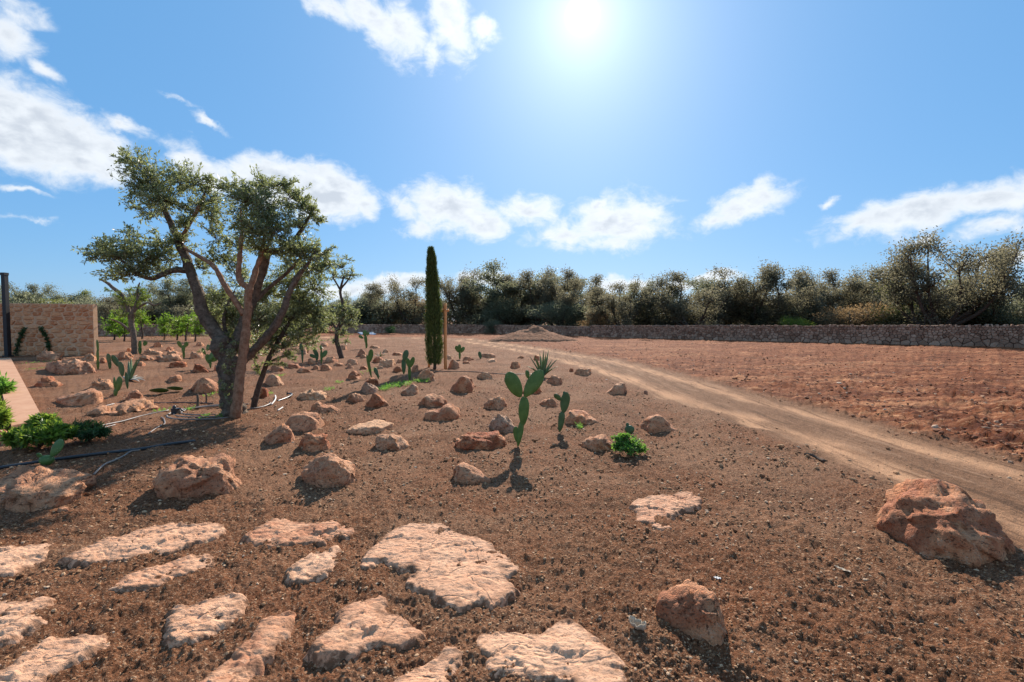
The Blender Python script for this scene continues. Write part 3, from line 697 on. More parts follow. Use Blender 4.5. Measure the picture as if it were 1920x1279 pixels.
    tag(o, label, 'rock', 'limestone rocks set out on the soil bed')
RED, TAN, PALE, GREY, MIX, PINK = (.95,.05,.0), (.35,.30,.0), (.05,.95,.0), (.25,.25,.85), (.65,.2,.0), (.15,.6,.3)
ROCKS = [
 # big ones with their own outline
 (1640,1912,905,1063,'right',(.78,.12,.05),'huge brown boulder lying alone at the edge of the dirt track',
  [(1640,975),(1655,945),(1668,925),(1685,911),(1705,906),(1740,911),(1770,914),(1800,918),(1812,929),(1845,946),(1868,972),(1892,1000),(1908,1030),(1912,1040)],[(1640,990),(1670,1005),(1720,1030),(1770,1045),(1820,1060),(1850,1062),(1892,1050),(1912,1042)]),
 (1232,1368,1090,1218,'right',(.8,.22,.05),'angular orange brown rock nearest the camera beside a curled dry leaf',
  [(1232,1140),(1240,1108),(1262,1098),(1290,1092),(1318,1093),(1338,1105),(1348,1135),(1358,1165),(1368,1195)],[(1232,1160),(1250,1176),(1290,1192),(1320,1205),(1352,1218),(1368,1208)]),
 (-40,176,866,962,'block',(.55,.4,.1),'long pitted boulder beside the black pipe, with a small cactus behind it',
  [(-40,920),(-10,900),(20,880),(60,872),(90,867),(120,871),(150,876),(174,878),(176,895)],[(-40,950),(0,956),(40,962),(80,954),(120,942),(150,930),(176,905)]),
 (287,453,846,937,'left',(.6,.3,.15),'large rugged boulder with a high right shoulder, casting a pointed shadow over soil',
  [(287,905),(298,888),(312,872),(325,862),(350,853),(390,853),(415,847),(432,848),(440,860),(446,880),(453,905)],[(287,925),(310,933),(350,937),(390,930),(420,924),(445,916),(453,910)]),
 (564,670,844,920,'dome',(.5,.35,.2),'big humped boulder with cratered face standing between flagstones and the boulder cluster',
  [(564,890),(570,872),(585,858),(605,848),(622,844),(645,852),(660,868),(666,890),(670,900)],[(564,900),(575,910),(600,917),(625,920),(650,912),(670,903)]),
 (849,922,864,908,'right',(.5,.3,.15),'wedge shaped tan rock with a peak, in open soil below the red oblong rock',
  [(849,876),(855,868),(868,864),(885,872),(900,880),(912,892),(922,903)],[(849,900),(858,907),(880,908),(905,904),(922,905)]),
 (850,951,806,849,'dome',RED,'dark red oblong rock with white flecks beside the tall prickly pear',
  [(850,830),(856,820),(870,813),(890,811),(910,807),(930,810),(945,818),(951,830)],[(850,840),(865,846),(890,849),(920,844),(945,838),(951,832)]),
 (696,768,810,848,'dome',(.35,.5,.2),'smooth domed tan rock alone below the pale pointed slab',None,None),
 (527,606,765,810,'dome',(.45,.45,.1),'pale topped boulder at the back of a group of three',[(527,800),(535,788),(545,778),(562,774),(580,766),(592,768),(602,780),(606,790)],None),
 (484,551,794,837,'left',(.4,.4,.15),'tan rock sloping down to a point, in front of the pale topped boulder',None,None),
 (557,626,812,849,'block',(.85,.15,.05),'reddish blocky rock squarely behind the big humped boulder',None,None),
 (570,651,751,776,'right',(.6,.3,.1),'long low rock tapering to one side behind the boulder group of three',None,None),
 (647,736,789,813,'flat',PALE,'pale flat slab with a pointed dark tip, above the domed tan rock',[(647,805),(655,799),(680,793),(705,790),(722,789),(732,791),(736,794)],[(647,808),(670,812),(700,813),(722,807),(736,796)]),
 (554,613,730,751,'flat',PALE,'pale flat topped slab next to the white pipe ends by the big olive',None,None),
 (675,734,736,765,'peak',(.7,.2,.05),'brown peaked rock in front of the round grey rock',None,None),
 (646,684,735,755,'dome',(.45,.4,.1),'small tan rock touching the brown peaked rock',None,None),
 (676,711,715,739,'dome',GREY,'round grey rock stacked behind the brown peaked rock',None,None),
 (675,716,707,725,'dome',RED,'red brown rock tucked behind the round grey rock',None,None),
 (746,786,720,742,'left',PINK,'pinkish pale rock by the patch of thin green weeds',None,None),
 (781,822,694,716,'dome',(.45,.4,.15),'round tan rock in front of the cypress foot',None,None),
 (782,843,741,765,'dome',(.6,.35,.1),'low tan rock behind the knobbly brown double rock',None,None),
 (794,863,755,791,'saddle',(.75,.2,.05),'knobbly brown double humped rock before the low tan one',[(794,780),(800,768),(812,766),(824,768),(835,757),(848,755),(858,762),(862,775),(863,782)],None),
 (845,891,700,737,'dome',(.85,.2,.05),'dark rust brown rock with pale crown halfway between cypress and tall prickly pear',[(845,728),(850,718),(858,712),(862,703),(875,700),(884,707),(889,718),(891,728)],None),
 (904,953,738,769,'saddle',(.45,.4,.1),'hollowed tan rock with dark cavity up behind the mottled grey boulder',None,None),
 (915,976,770,812,'right',GREY,'mottled grey boulder leaning behind the tall prickly pear stem',None,None),
 (895,926,697,712,'flat',PALE,'bright pale flat rock beside the dark rust brown rock',None,None),
 (954,977,675,692,'block',(.9,.15,0),'small dark red block standing short of the agave',None,None),
 (910,936,672,680,'flat',PALE,'whitish flat stone lying nearest the oblong tan block',None,None),
 (902,930,661,672,'block',(.5,.35,.1),'oblong tan block with a single cactus pad against its end',None,None),
 (865,888,667,677,'dome',(.7,.25,.1),'small brown rock at the foot of the three eared cactus',None,None),
 (866,884,676.5,682,'flat',MIX,'thin reddish flat stone in front of the small brown rock by the three eared cactus',None,None),
 (837,864,672,693,'dome',(.4,.35,.4),'round greyish rock next to the orange wooden stake',None,None),
 (833,849,665,674,'dome',PALE,'small pale stone behind the round greyish rock by the stake',None,None),
 (1024,1061,704,722,'block',(.55,.3,.1),'tan rock split by a dark cleft, just below the agave',None,None),
 (977,1020,718,739,'dome',RED,'red rock partly hidden behind the upper pads of the tall prickly pear',None,None),
 (1075,1113,690,705,'flat',(.3,.55,.1),'flat topped tan rock in loose red soil near the agave',None,None),
 (1066,1077,689,697,'dome',RED,'tiny red stone touching the flat topped rock near the agave',None,None),
 (1134,1176,714,741,'left',(.35,.45,.1),'jagged tan rock by itself closest to the inner rut of the track',[(1134,735),(1145,727),(1152,719),(1160,716),(1168,714),(1174,722),(1176,735)],None),
 (1012,1049,747,764,'flat',(.55,.3,.1),'low reddish tan rock behind the short two padded cactus',None,None),
 (1044,1139,770,801,'right',(.75,.25,.05),'long brown wedge rock right beside the short two padded cactus',None,None),
 (1199,1270,774,813,'right',(.7,.3,.05),'brown triangular rock beyond the bright green ferny plant',[(1199,795),(1205,786),(1218,777),(1235,774),(1245,780),(1258,793),(1270,806)],None),
 (1091,1158,816,848,'block',(.6,.35,.05),'blocky tan topped rock touching the bright green ferny plant',None,None),
 (1000,1013,664,676,'dome',RED,'small red rock half hidden behind the agave',None,None),
 (969,985,667,672.5,'flat',MIX,'sliver of flat stone beyond the small dark red block',None,None),
 (1205,1216,731,739,'dome',(.6,.0,.6),'tiny dark stone beside the inner rut near the jagged rock',None,None),
 # around the cypress and the middle of the bed
 (770,787,680,699,'dome',(.55,.3,.2),'upright tan rock between the paired cactus and the cypress',None,None),
 (734,757,685,699,'dome',(.8,.2,.05),'reddish rock left at the foot of the paired cactus',None,None),
 (741,756,671,681,'dome',(.6,.3,.1),'small tan rock behind the reddish rock by the paired cactus',None,None),
 (710,741,671,689,'flat',PALE,'pale broad rock of the long row, nearest the paired cactus',None,None),
 (706,720,685.5,692,'dome',(.2,.7,.1),'small pale pebble rock in front of the pale broad rock of the row',None,None),
 (697,725,668,680,'dome',RED,'red rock of the long row behind the leaning single pad cactus',None,None),
 (674,691,662,672,'dome',(.3,.5,.1),'pale tan rock standing just before the grey brown bulky one by the topiary',None,None),
 (674,690,685,694,'flat',MIX,'flat reddish rock at the stem of the leaning single pad cactus',None,None),
 (647,675,670,685,'dome',(.6,.4,.1),'rounded tan rock of the row in front of the topiary tree trunk',None,None),
 (650,665,679,692,'right',(.4,.5,.1),'small wedge of pale rock in front of the rounded tan rock of the row',None,None),
 (647,681,694,711,'peak',(.75,.2,.05),'dark brown rock with sharp crest in front of the row, near pale weeds',None,None),
 (666,689,653,669,'dome',(.6,.2,.3),'grey brown bulky rock just past the topiary tree trunk',None,None),
 (691,714,646,654,'dome',(.4,.4,.1),'low tan rock beside the slim far cactus',None,None),
 (716,732,654,662,'dome',PALE,'small cream rock beyond the tufted grassy agave',None,None),
 (734,755,660,667,'flat',MIX,'low brown rock between the cream rock and the cypress',None,None),
 (637,651,646,657,'block',(.5,.3,.1),'square tan rock directly behind the topiary tree trunk',None,None),
 (597,616,642,650,'block',(.4,.4,.1),'small square rock alone at the far edge of the bed',None,None),
 (624,645,680,687,'flat',MIX,'low flat brown rock before the topiary tree',None,None),
 (607,636,667,681,'dome',(.8,.3,.05),'reddish layered rock left of the topiary trunk foot',None,None),
 (596,624,681,695,'dome',(.65,.3,.05),'orange brown lump in front of the reddish layered rock',None,None),
 (575,598,670,684,'right',RED,'red rock lying between the two cactus stems of the trio',None,None),
 (585,600,684,693,'dome',(.7,.3,.05),'small brown rock wedged behind the long dark low rock',None,None),
 (550,586,687,700,'peak',(.75,.2,.05),'long dark low rock in front of the cactus trio',None,None),
 (535,565,680,692,'flat',(.85,.2,.05),'flattish rust rock behind the leaning olive crown',None,None),
 (555,584,651,665,'dome',(.4,.3,.3),'round grey tan rock behind the trio of cacti',None,None),
 (525,546,659,670,'dome',(.6,.3,.1),'tan rock low among far rocks beside the round grey tan one',None,None),
 (516,531,653,661,'dome',(.35,.5,.1),'small pale rock at the rear beyond the leaning olive',None,None),
 (525,543,642,651,'right',(.6,.3,.1),'distant brown rock, first of a touching pair',None,None),
 (543,562,641,650,'dome',(.4,.4,.1),'distant rounded rock, second of a touching pair',None,None),
 (495,535,699,725,'left',(.25,.6,.15),'smooth pale rock rising behind the thin leaning trunk',[(495,715),(503,702),(512,699),(520,703),(527,712),(535,719)],None),
 (504,535,682,698,'dome',(.75,.25,.05),'rust coloured rock above the smooth pale rock by the leaning trunk',None,None),
 (478,505,720,747,'dome',RED,'red rock between the big olive trunk and the thin leaning trunk',None,None),
 # left of the big olive
 (348,411,705,738,'left',(.6,.35,.05),'ridged brown rock with a notch, closest to the big olive stump',[(348,735),(362,722),(372,708),(380,705),(395,710),(408,716),(411,724)],None),
 (306,349,701,717,'peak',(.7,.3,.05),'low winged rock midway between the fallen pads and the small olive',None,None),
 (359,395,680,700,'right',RED,'red brown rock in front of the bushy branching cactus',None,None),
 (316,352,676,690,'dome',RED,'rust red oval rock before the long pale rocks',None,None),
 (290,345,665,679,'flat',(.35,.5,.1),'long pale rock in the row behind the rust red oval rock',None,None),
 (255,291,664,677,'dome',(.5,.35,.1),'tan rock in the row at the small olive trunk',None,None),
 (265,305,656,666,'flat',(.3,.55,.1),'pale flat rock behind the row, by the small cactus pair',None,None),
 (216,252,660,676,'dome',(.6,.3,.1),'tan brown rock against the small olive trunk, on the wall side',None,None),
 (254,274,677,687,'flat',MIX,'small brown rock lying between the agave cactus clump and the row',None,None),
 (310,342,659,667,'flat',(.4,.4,.1),'lower tan rock of a stacked pair by the slim two ear cactus',None,None),
 (310,330,648,659,'dome',(.7,.3,.05),'upper reddish rock of a stacked pair by the slim two ear cactus',None,None),
 (284,306,635,652,'peak',(.7,.3,.1),'pyramid shaped rock far back before the citrus trees',None,None),
 (365,384,640,650,'dome',(.6,.3,.1),'far brown rock near the dry grass by the citrus trees',None,None),
 (354,381,657,674,'block',(.5,.35,.1),'layered tan rock next to the bushy branching cactus',None,None),
 (399,417,681,697,'right',(.65,.3,.05),'brown rock partly behind the big olive stump',None,None),
 (236,248,651,660,'dome',(.7,.3,.05),'little red brown rock behind the small olive',None,None),
 (186,201,668,681,'dome',RED,'small red rock beside the columnar cactus',None,None),
 (150,183,659,678,'dome',(.4,.45,.1),'tan rock against the end of the mortared wall',None,None),
 (67,121,661,678,'flat',(.45,.4,.1),'flat tan rock at the foot of the mortared wall vines',None,None),
 (84,180,672,703,'saddle',(.65,.15,.35),'massive dark cratered rock in front of the mortared wall',[(84,690),(88,679),(100,675),(120,676),(135,679),(148,675),(165,677),(176,688),(180,698)],None),
 (54,125,704,727,'peak',(.9,.2,0),'orange red mound shaped rock nearest the kerb',None,None),
 (105,195,730,761,'left',(.55,.45,.05),'flat topped tilted block with a bright upper face, above the shrubs',[(105,748),(108,743),(130,740),(155,736),(180,729),(188,733),(195,744)],None),
 (228,278,728,755,'peak',(.8,.3,.05),'reddish pyramidal rock by the stubby two pad cactus',None,None),
 (158,221,708,733,'dome',(.45,.4,.15),'dusty tan rock behind the stubby two pad cactus',None,None),
 (160,302,755,781,'flat',(.35,.5,.05),'broad sunken slab crossed by the black drip line',[(160,776),(185,768),(215,759),(245,755),(275,756),(295,760),(302,764)],[(160,779),(190,781),(230,778),(270,772),(302,766)]),
 (105,133,949,961,'flat',(.6,.3,.1),'small loose stone in front of the long pitted boulder',None,None),
 (-12,24,800,832,'dome',(.8,.2,.05),'brown rock half hidden under the leafy bush at the kerb end',None,None),
 (207,223,734,743,'peak',(.5,.2,.4),'small stone at the base of the stubby two pad cactus',None,None),
]
for q, R_ in enumerate(ROCKS):
    make_rock(*R_[:7], q, *(R_[7:] if len(R_) > 7 else (None, None)))

# ------------------------------------------------------------------ flagstones sunk in the soil
def flagstone(P, thick, hue, label, seed, pits=1.0):
    rng = np.random.default_rng(500 + seed)
    Q = np.array([gp(x, y, thick)[:2] for x, y in P])
    lo, hi = Q.min(0) - .06, Q.max(0) + .06; ext = max(hi - lo); st = max(.0085, ext / 150)
    nx, ny = [int((hi[a] - lo[a]) / st) + 2 for a in (0, 1)]
    X, Y = np.meshgrid(lo[0] + np.arange(nx) * st, lo[1] + np.arange(ny) * st, indexing='ij'); x, y = X.ravel(), Y.ravel()
    xw = x + noise2(x, y, 7, seed) * .022 + noise2(x, y, 24, seed + 2) * .013; yw = y + noise2(x, y, 7, seed + 5) * .022 + noise2(x, y, 24, seed + 7) * .013
    ins = np.zeros(len(x), bool); dm = np.full(len(x), 1e9); n = len(Q)
    for e in range(n):
        a, b = Q[e], Q[(e + 1) % n]; d = b - a
        t = np.clip(((xw - a[0]) * d[0] + (yw - a[1]) * d[1]) / (d @ d + 1e-9), 0, 1); dm = np.minimum(dm, np.hypot(xw - a[0] - t * d[0], yw - a[1] - t * d[1]))
        c = ((a[1] > yw) != (b[1] > yw)) & (xw < d[0] * (yw - a[1]) / (d[1] + 1e-12) + a[0]); ins ^= c
    sd = np.where(ins, dm, -dm)
    edge = sstep(sd, -.03, .035 + .02 * noise2(x, y, 4, seed + 1)); thick = thick * .12 + .006
    P3 = np.stack([x, y, np.full_like(x, seed * 2.3)], 1)
    A_ = np.array([1.0, 2.3, 1.0]); rel = fbm(P3 * 4 * A_, 3) * .006 + (1 - np.abs(fbm(P3 * 8 * A_ + 3, 3))) * .007 - .003 + fbm(P3 * 24 * A_, 4, .65) * .0055 * pits
    pit = np.maximum(fbm(P3 * 15 * A_ + 9, 4, .6) - .5, 0) * .012 * pits
    nc_ = 46; C2 = np.stack([rng.uniform(lo[0], hi[0], nc_), rng.uniform(lo[1], hi[1], nc_)], 1); nr_ = np.empty(len(x), int); wxy = np.stack([xw, yw], 1) + np.stack([noise2(x, y, 9, seed + 11), noise2(x, y, 9, seed + 12)], 1) * .03
    for c0 in range(0, len(x), 4000): nr_[c0:c0 + 4000] = ((wxy[c0:c0 + 4000, None] - C2[None]) ** 2).sum(2).argmin(1)
    tl_ = rng.normal(size=(nc_, 2)) * .05; rel = rel + (rng.normal(size=nc_) * .0045)[nr_] + np.clip(((np.stack([x, y], 1) - C2[nr_]) * tl_[nr_]).sum(1), -.008, .008)
    # weather cracks and ledges
    led = np.round((fbm(P3 * np.array([3, 7, 1]) + 31, 3)) * 3) / 3 * .007
    z = edge * (thick + rel + led - pit) - (1 - edge) * .05 + sstep(sd, 0, .15) * .008
    i, j = np.meshgrid(np.arange(nx - 1), np.arange(ny - 1), indexing='ij'); i = i.ravel(); j = j.ravel()
    F = np.stack([i * ny + j, (i + 1) * ny + j, (i + 1) * ny + j + 1, i * ny + j + 1], 1)
    F = F[(sd[F] > -.03).any(1)]; us = np.unique(F); mp_ = np.zeros(len(x), int); mp_[us] = np.arange(len(us))
    o = centred(obj('flagstone', np.stack([x, y, z], 1)[us], mp_[F], M['flag'])); o.color = hue + (1,)
    at_ = o.data.attributes.new('dirt', 'FLOAT', 'POINT'); at_.data.foreach_set('value', (np.clip(1 - sstep(sd, .0, .10), 0, 1))[us].astype(np.float32))
    tag(o, label, 'flagstone', 'flat stones sunk in the soil as a path')
FL = [
 ([(-160,1040),(-60,1022),(0,1017),(38,1013),(103,1002),(108,1010),(95,1027),(89,1044),(62,1048),(27,1067),(0,1075),(-80,1085)],.045,(.12,.85,.05),'pale ledged flagstone cut by the frame edge below the long pitted boulder'),
 ([(103,1040),(135,1027),(168,1012),(206,998),(233,991),(271,977),(322,970),(360,974),(393,970),(414,972),(435,987),(403,1001),(363,1012),(320,1029),(271,1033),(217,1044),(173,1048),(130,1044)],.05,(.25,.6,.05),'long cracked flagstone tapering to a point below the rugged shouldered boulder'),
 ([(190,1102),(200,1092),(227,1070),(271,1056),(320,1043),(366,1028),(379,1029),(409,1037),(406,1059),(374,1067),(336,1070),(311,1089),(271,1100),(230,1102)],.04,(.4,.5,0),'narrow rough flagstone just below the long cracked one'),
 ([(300,1184),(303,1154),(311,1130),(330,1119),(357,1119),(393,1105),(439,1090),(452,1094),(463,1108),(458,1135),(444,1148),(406,1165),(379,1181),(349,1194),(320,1200)],.055,(.2,.7,.05),'pitted pale flagstone between the narrow rough one and the long red diagonal one'),
 ([(-120,1120),(0,1111),(49,1112),(76,1105),(100,1108),(99,1124),(84,1134),(92,1153),(65,1165),(35,1184),(0,1197),(-120,1210)],.045,(.15,.75,.1),'greyish smooth flagstone at the frame edge, middle of three there'),
 ([(-90,1250),(0,1240),(27,1219),(60,1192),(95,1177),(152,1178),(190,1170),(214,1170),(211,1192),(187,1211),(152,1227),(114,1246),(81,1278),(60,1310),(-90,1320)],.05,(.2,.72,.05),'rounded pale flagstone in the bottom corner with a stepped upper edge'),
 ([(345,1275),(379,1246),(433,1208),(466,1178),(477,1151),(515,1131),(548,1119),(561,1127),(548,1157),(545,1176),(520,1208),(496,1227),(470,1250),(440,1279),(415,1305),(335,1300)],.055,(.75,.3,0),'long red crumbly flagstone lying diagonally toward the bottom edge'),
 ([(451,994),(474,977),(504,959),(520,954),(550,963),(580,966),(602,967),(629,959),(653,964),(672,978),(667,986),(648,994),(632,991),(613,1004),(599,1010),(577,1004),(550,1008),(523,1012),(496,1016),(470,1010)],.07,(.75,.3,0),'rough reddish flagstone with craggy top below the big humped boulder'),
 ([(527,1059),(561,1037),(596,1021),(640,1013),(649,1027),(642,1043),(610,1065),(575,1081),(545,1079),(531,1070)],.045,(.05,.95,.05),'small smooth cream flagstone beside the largest flagstone'),
 ([(667,1048),(678,1021),(713,994),(721,981),(759,967),(827,964),(859,978),(886,986),(924,1000),(946,1021),(976,1043),(976,1054),(959,1062),(976,1086),(946,1105),(924,1124),(902,1111),(867,1125),(832,1113),(800,1097),(751,1078),(754,1070),(775,1056),(767,1048),(748,1051),(713,1035),(697,1048),(680,1054)],.075,(.25,.6,.1),'largest flagstone, pale and rippled with a notch of soil in its near edge'),
 ([(576,1197),(594,1173),(626,1146),(624,1127),(670,1108),(697,1100),(710,1093),(724,1100),(725,1127),(751,1132),(767,1140),(791,1162),(794,1178),(778,1189),(751,1200),(724,1195),(691,1200),(670,1211),(642,1211),(615,1216),(588,1219)],.06,(.5,.5,0),'coarse knobbly orange flagstone with a raised upper horn'),
 ([(697,1279),(732,1254),(772,1230),(821,1205),(840,1189),(867,1189),(869,1211),(859,1251),(856,1279),(850,1320),(660,1320)],.06,(.2,.65,.15),'triangular pale flagstone at the bottom edge'),
 ([(886,1184),(894,1167),(940,1161),(1000,1160),(1011,1158),(1036,1139),(1068,1136),(1093,1146),(1117,1165),(1150,1189),(1171,1219),(1177,1251),(1174,1276),(1160,1290),(1112,1287),(1068,1262),(1001,1258),(960,1259),(954,1249),(908,1238),(897,1208)],.07,(.05,.8,.2),'smooth broad cream flagstone with a rounded hump near the angular orange rock'),
 ([(1030,1281),(1052,1269),(1090,1276),(1110,1300),(1060,1320),(1030,1310)],.05,(.1,.8,.1),'tip of a pale flagstone below the smooth broad cream one'),
 ([(1175,928),(1190,915),(1230,910),(1290,904),(1318,915),(1320,928),(1295,934),(1275,940),(1262,952),(1260,970),(1240,974),(1212,962),(1180,957),(1190,942)],.11,(.6,.4,.0),'lone flat slab with a drooping near lobe, out on the open soil'),
]
for q, (P, th, hue, lb) in enumerate(FL): flagstone(P, th, hue, lb, q)
# ------------------------------------------------------------------ prickly pears and agaves
def pad_mesh(hl, hw, th, rng):
    v, f = ico(3); z = v[:, 2]
    wprof = np.sqrt(np.maximum(1 - z * z, 0)); k = 1 + .22 * z - .10 * z * z
    rad = unit(np.stack([v[:, 0], v[:, 1]], 1)) 
    V = np.stack([v[:, 0] * hw * k, v[:, 1] * th * (1 + .1 * noise3(v * 2 + hl)), z * hl], 1)
    V[:, 1] += .10 * hw * (z + .2) ** 2 * rng.choice((-1, 1)); V[:, 0] += hw * .07 * noise3(v * 1.6 + hw * 31)
    return V, f
def cactus(label, bx, by, pads, mat='cactus', group='young prickly pears planted among the rocks', flatY=0):
    B = gp(bx, by); Y = B[1]; t = thing('prickly_pear', label, 'cactus', B, group); rng = np.random.default_rng(int(bx * 7 + by))
    for k, (cx, cy, hl, hw, tilt) in enumerate(pads):
        c = atY(cx, cy, Y); s = Y / FPX; L, W = hl * s * 1.04, hw * s * 1.04; th = max(.16 * W, min(.014, W * .7))
        if hw > hl * .9: th = W * .6
        V, f = pad_mesh(L, W, th, rng); a = math.radians(tilt); yaw = rng.uniform(-.35, .35)
        V = V @ np.array(Matrix.Rotation(yaw, 3, 'Z')).T; V = V @ np.array(Matrix.Rotation(a, 3, 'Y')).T
        o = link('pad', mesh_np('pad', V, f), M[mat], t); o.location = tuple(c + np.array([0, rng.uniform(-.02, .02), 0]) - B)
    return t
cactus('tallest prickly pear, two big ear shaped pads and a bud pad at the foot', 971, 838, [(975,812,26,5.5,9),(982,771,28,9.5,3),(968,815,15,5.5,-5),(964,722,26,13.5,-28),(1000,719,29,13,33),(989,702,8,4,-10)])
cactus('short dark prickly pear with one oval and one small pad by the long wedge rock', 1051, 810, [(1052,790,20,6,8),(1059,755,20,8.5,8),(1046,745,9,5,-48),(1058,738,4,2.5,0)], 'cactus_shaded')
cactus('prickly pear with a thin stem and one broad dark pad, before the dry agave clump', 238, 729, [(237,714,16,3,-4),(229,692,14,7.5,-6)], 'cactus_shaded')
cactus('prickly pear with two leaning pads behind the dry agave clump', 207, 692, [(206,684,9,3,0),(204,673,10,6,0),(216,677,12,5,-28)], 'cactus_shaded')
cactus('stubby prickly pear of two upright pads growing over a small stone', 217, 743, [(217,736,8,4,5),(223,720,14,5.5,10),(215,719,12,2.8,-3)])
cactus('small prickly pear pair of pads beside the small olive trunk', 262, 664, [(262,657,8,3,0),(262,648,9,4.5,0),(272,644,5,3.5,25)])
cactus('slim prickly pear with two ears beside the stacked rock pair', 343, 673, [(344,665,9,2.2,0),(344,655,8,3,3),(337,646,7,4.5,-30),(349,646,5.5,3.5,22)])
cactus('bushy branching prickly pear with many small pads by the big olive', 394, 690, [(394,682,9,3,0),(382,659,7,4,-30),(390,652,6,5,20),(397,649,5.5,4,15),(397,668,9,6,40),(391,673,9,5,-12),(402,674,8,4,60)])
cactus('leaning prickly pear with a long thin stem and a single oval pad', 697, 708, [(692,687,22,2.8,-11),(695,667,12,4.6,8)])
cactus('tiny one pad prickly pear next to the leaning single pad cactus', 710, 710, [(708,704,7,2.2,-14),(705,697,8,3.5,-18)], 'cactus_shaded')
cactus('dark prickly pear, rear one of the pair by the cypress', 757, 701, [(757,687,15,4,0),(760,667,11,5.5,15)], 'cactus_shaded')
cactus('prickly pear with two raised ears, front one of the pair by the cypress', 769, 715, [(768,700,15,3.4,0),(766,681,10,4,-12),(773,679,10,4,16)])
cactus('slim far prickly pear with small branching pads near the white sheet', 688, 654, [(687,648,8,2,0),(686,637,9,3,-5),(684,625,6,4,0),(677,632,5,2.6,-62),(690,626,4,2,20)])
cactus('thin prickly pear stem topped by one round pad, first of the trio', 567, 681, [(567,667,14,2.4,0),(565,651,7,4.2,0)], 'cactus_shaded')
cactus('prickly pear with a drooping side pad, middle of the trio', 594, 677, [(594,668,9,3,0),(587,668,7,3.2,-68),(591,659,9,4.2,-14)], 'cactus_shaded')
cactus('prickly pear with thin upright stem and one side pad, last of the trio', 603, 683, [(602.5,669,13,2.3,0),(602,652,5,2.6,0),(608,664,8,4.5,35)])
cactus('three eared prickly pear standing past the orange wooden stake', 862, 674, [(862,667,8,2,0),(858,655,7,4,-30),(861.5,653,7,3.2,0),(867,656,6,3.5,30)])
cactus('single pad prickly pear leaning on the oblong tan block', 902, 673, [(900,666,7,3.2,-14)], 'cactus_shaded')
cactus('prickly pear sprouting behind the long pitted boulder, one sunlit yellow green pad', 87, 872, [(87,864,10,12,0),(105,841,19,11,38),(74,855,7,5,-52)])
cactus('narrow columnar cactus growing at the end of the mortared wall', 183, 693, [(183,684,10,2.4,0),(184,668,13,2.6,0),(184,650,13,2.3,-3)], 'cactus')
cactus('small dark cactus stub behind the bright green ferny plant', 1180, 814, [(1180,806,9,8.5,0),(1177,798,5,3,-10)], 'cactus_shaded')
t = thing('prickly_pear', 'broken prickly pear pads lying flat on the soil near the big olive', 'cactus', gp(312, 734), 'young prickly pears planted among the rocks')
for cx, cy, hl, hw, a in ((297,735,17,7,.15),(327,731,17,6,-.1)):
    c = gp(cx, cy, .05); s = c[1] / FPX; V, f = pad_mesh(hl * s, hw * s * 1.6, .02, RG)
    V = V @ np.array(Matrix.Rotation(math.radians(82), 3, 'Y')).T; V = V @ np.array(Matrix.Rotation(math.radians(62), 3, 'X')).T; V = V @ np.array(Matrix.Rotation(a, 3, 'Z')).T
    o = link('pad', mesh_np('pad', V, f), M['cactus_shaded'], t); o.location = tuple(c + np.array([0, 0, .03]) - np.array(t.location))
def agave(label, bx, by, tips, width, mats, seed):
    B = gp(bx, by); t = thing('agave', label, 'agave', B); rng = np.random.default_rng(seed)
    for k, (tx, ty, dy) in enumerate(tips):
        T = atY(tx, ty, B[1] + dy); a = np.linspace(0, 1, 9)
        d = T - B; mid = B + d * .5 + np.array([0, 0, np.linalg.norm(d[:2]) * .22])
        C = (1 - a)[:, None] ** 2 * (B + np.array([0, 0, .01])) + (2 * a * (1 - a))[:, None] * mid + (a ** 2)[:, None] * T
        tg = unit(np.gradient(C, axis=0)); ref = np.array([d[0], d[1], 0.001]); ref = ref / np.linalg.norm(ref)
        side = np.array([-ref[1], ref[0], 0]); side = unit(side * .8 + np.array([1, 0, 0]) * .5 * np.sign(side[0] or 1)); sd_ = unit(np.cross(tg, np.cross(side, tg))); up = unit(np.cross(sd_, tg))
        w = width * np.interp(a, [0, .12, .4, .8, 1], [.8, .75, 1, .5, .02]); th = w * .16
        V = np.stack([C - sd_ * w[:, None] * .5 + up * (w * .22)[:, None], C - up * th[:, None], C + sd_ * w[:, None] * .5 + up * (w * .22)[:, None], C + up * (th * .5)[:, None]], 1).reshape(-1, 3)
        F = [[i * 4 + j, i * 4 + (j + 1) % 4, i * 4 + 4 + (j + 1) % 4, i * 4 + 4 + j] for i in range(8) for j in range(4)] + [[3, 2, 1, 0], [32, 33, 34, 35]]
        obj('leaf', V, F, M[mats[k % len(mats)]], t)
    return t
agave('spiky blue green agave with pale lower leaves standing near the track', 1017, 708, [(1029,655,.1),(1019,655,-.05),(1012,658,.05),(1024,660,-.1),(1000,663,0),(992,667,.1),(1006,672,-.15),(1036,674,.1),(1047,672,.15),(1046,687,-.1),(986,686,-.05),(1038,690,-.2),(997,690,-.2),(1028,668,.2),(1014,668,.25)], .075, ['agave'], 3)
agave('dry grey agave clump with a few green blades between the cacti near the kerb', 243, 714, [(265,668,.1),(258,672,0),(246,670,.2),(241,676,.1),(270,708,0),(273,714,-.2),(262,716,-.3),(228,706,.1),(258,703,.2)], .10, ['agave','agave','agave','agave','agave_dry','agave_dry','agave_dry','agave_dry','agave_dry'], 4)
agave('tufted low grassy agave in the middle of the rock row', 712, 670, [(700,661,.1),(706,659,0),(714,658,.1),(722,660,.1),(727,665,0),(698,667,-.1),(719,663,-.2)], .05, ['agave','agave_dry'], 5)

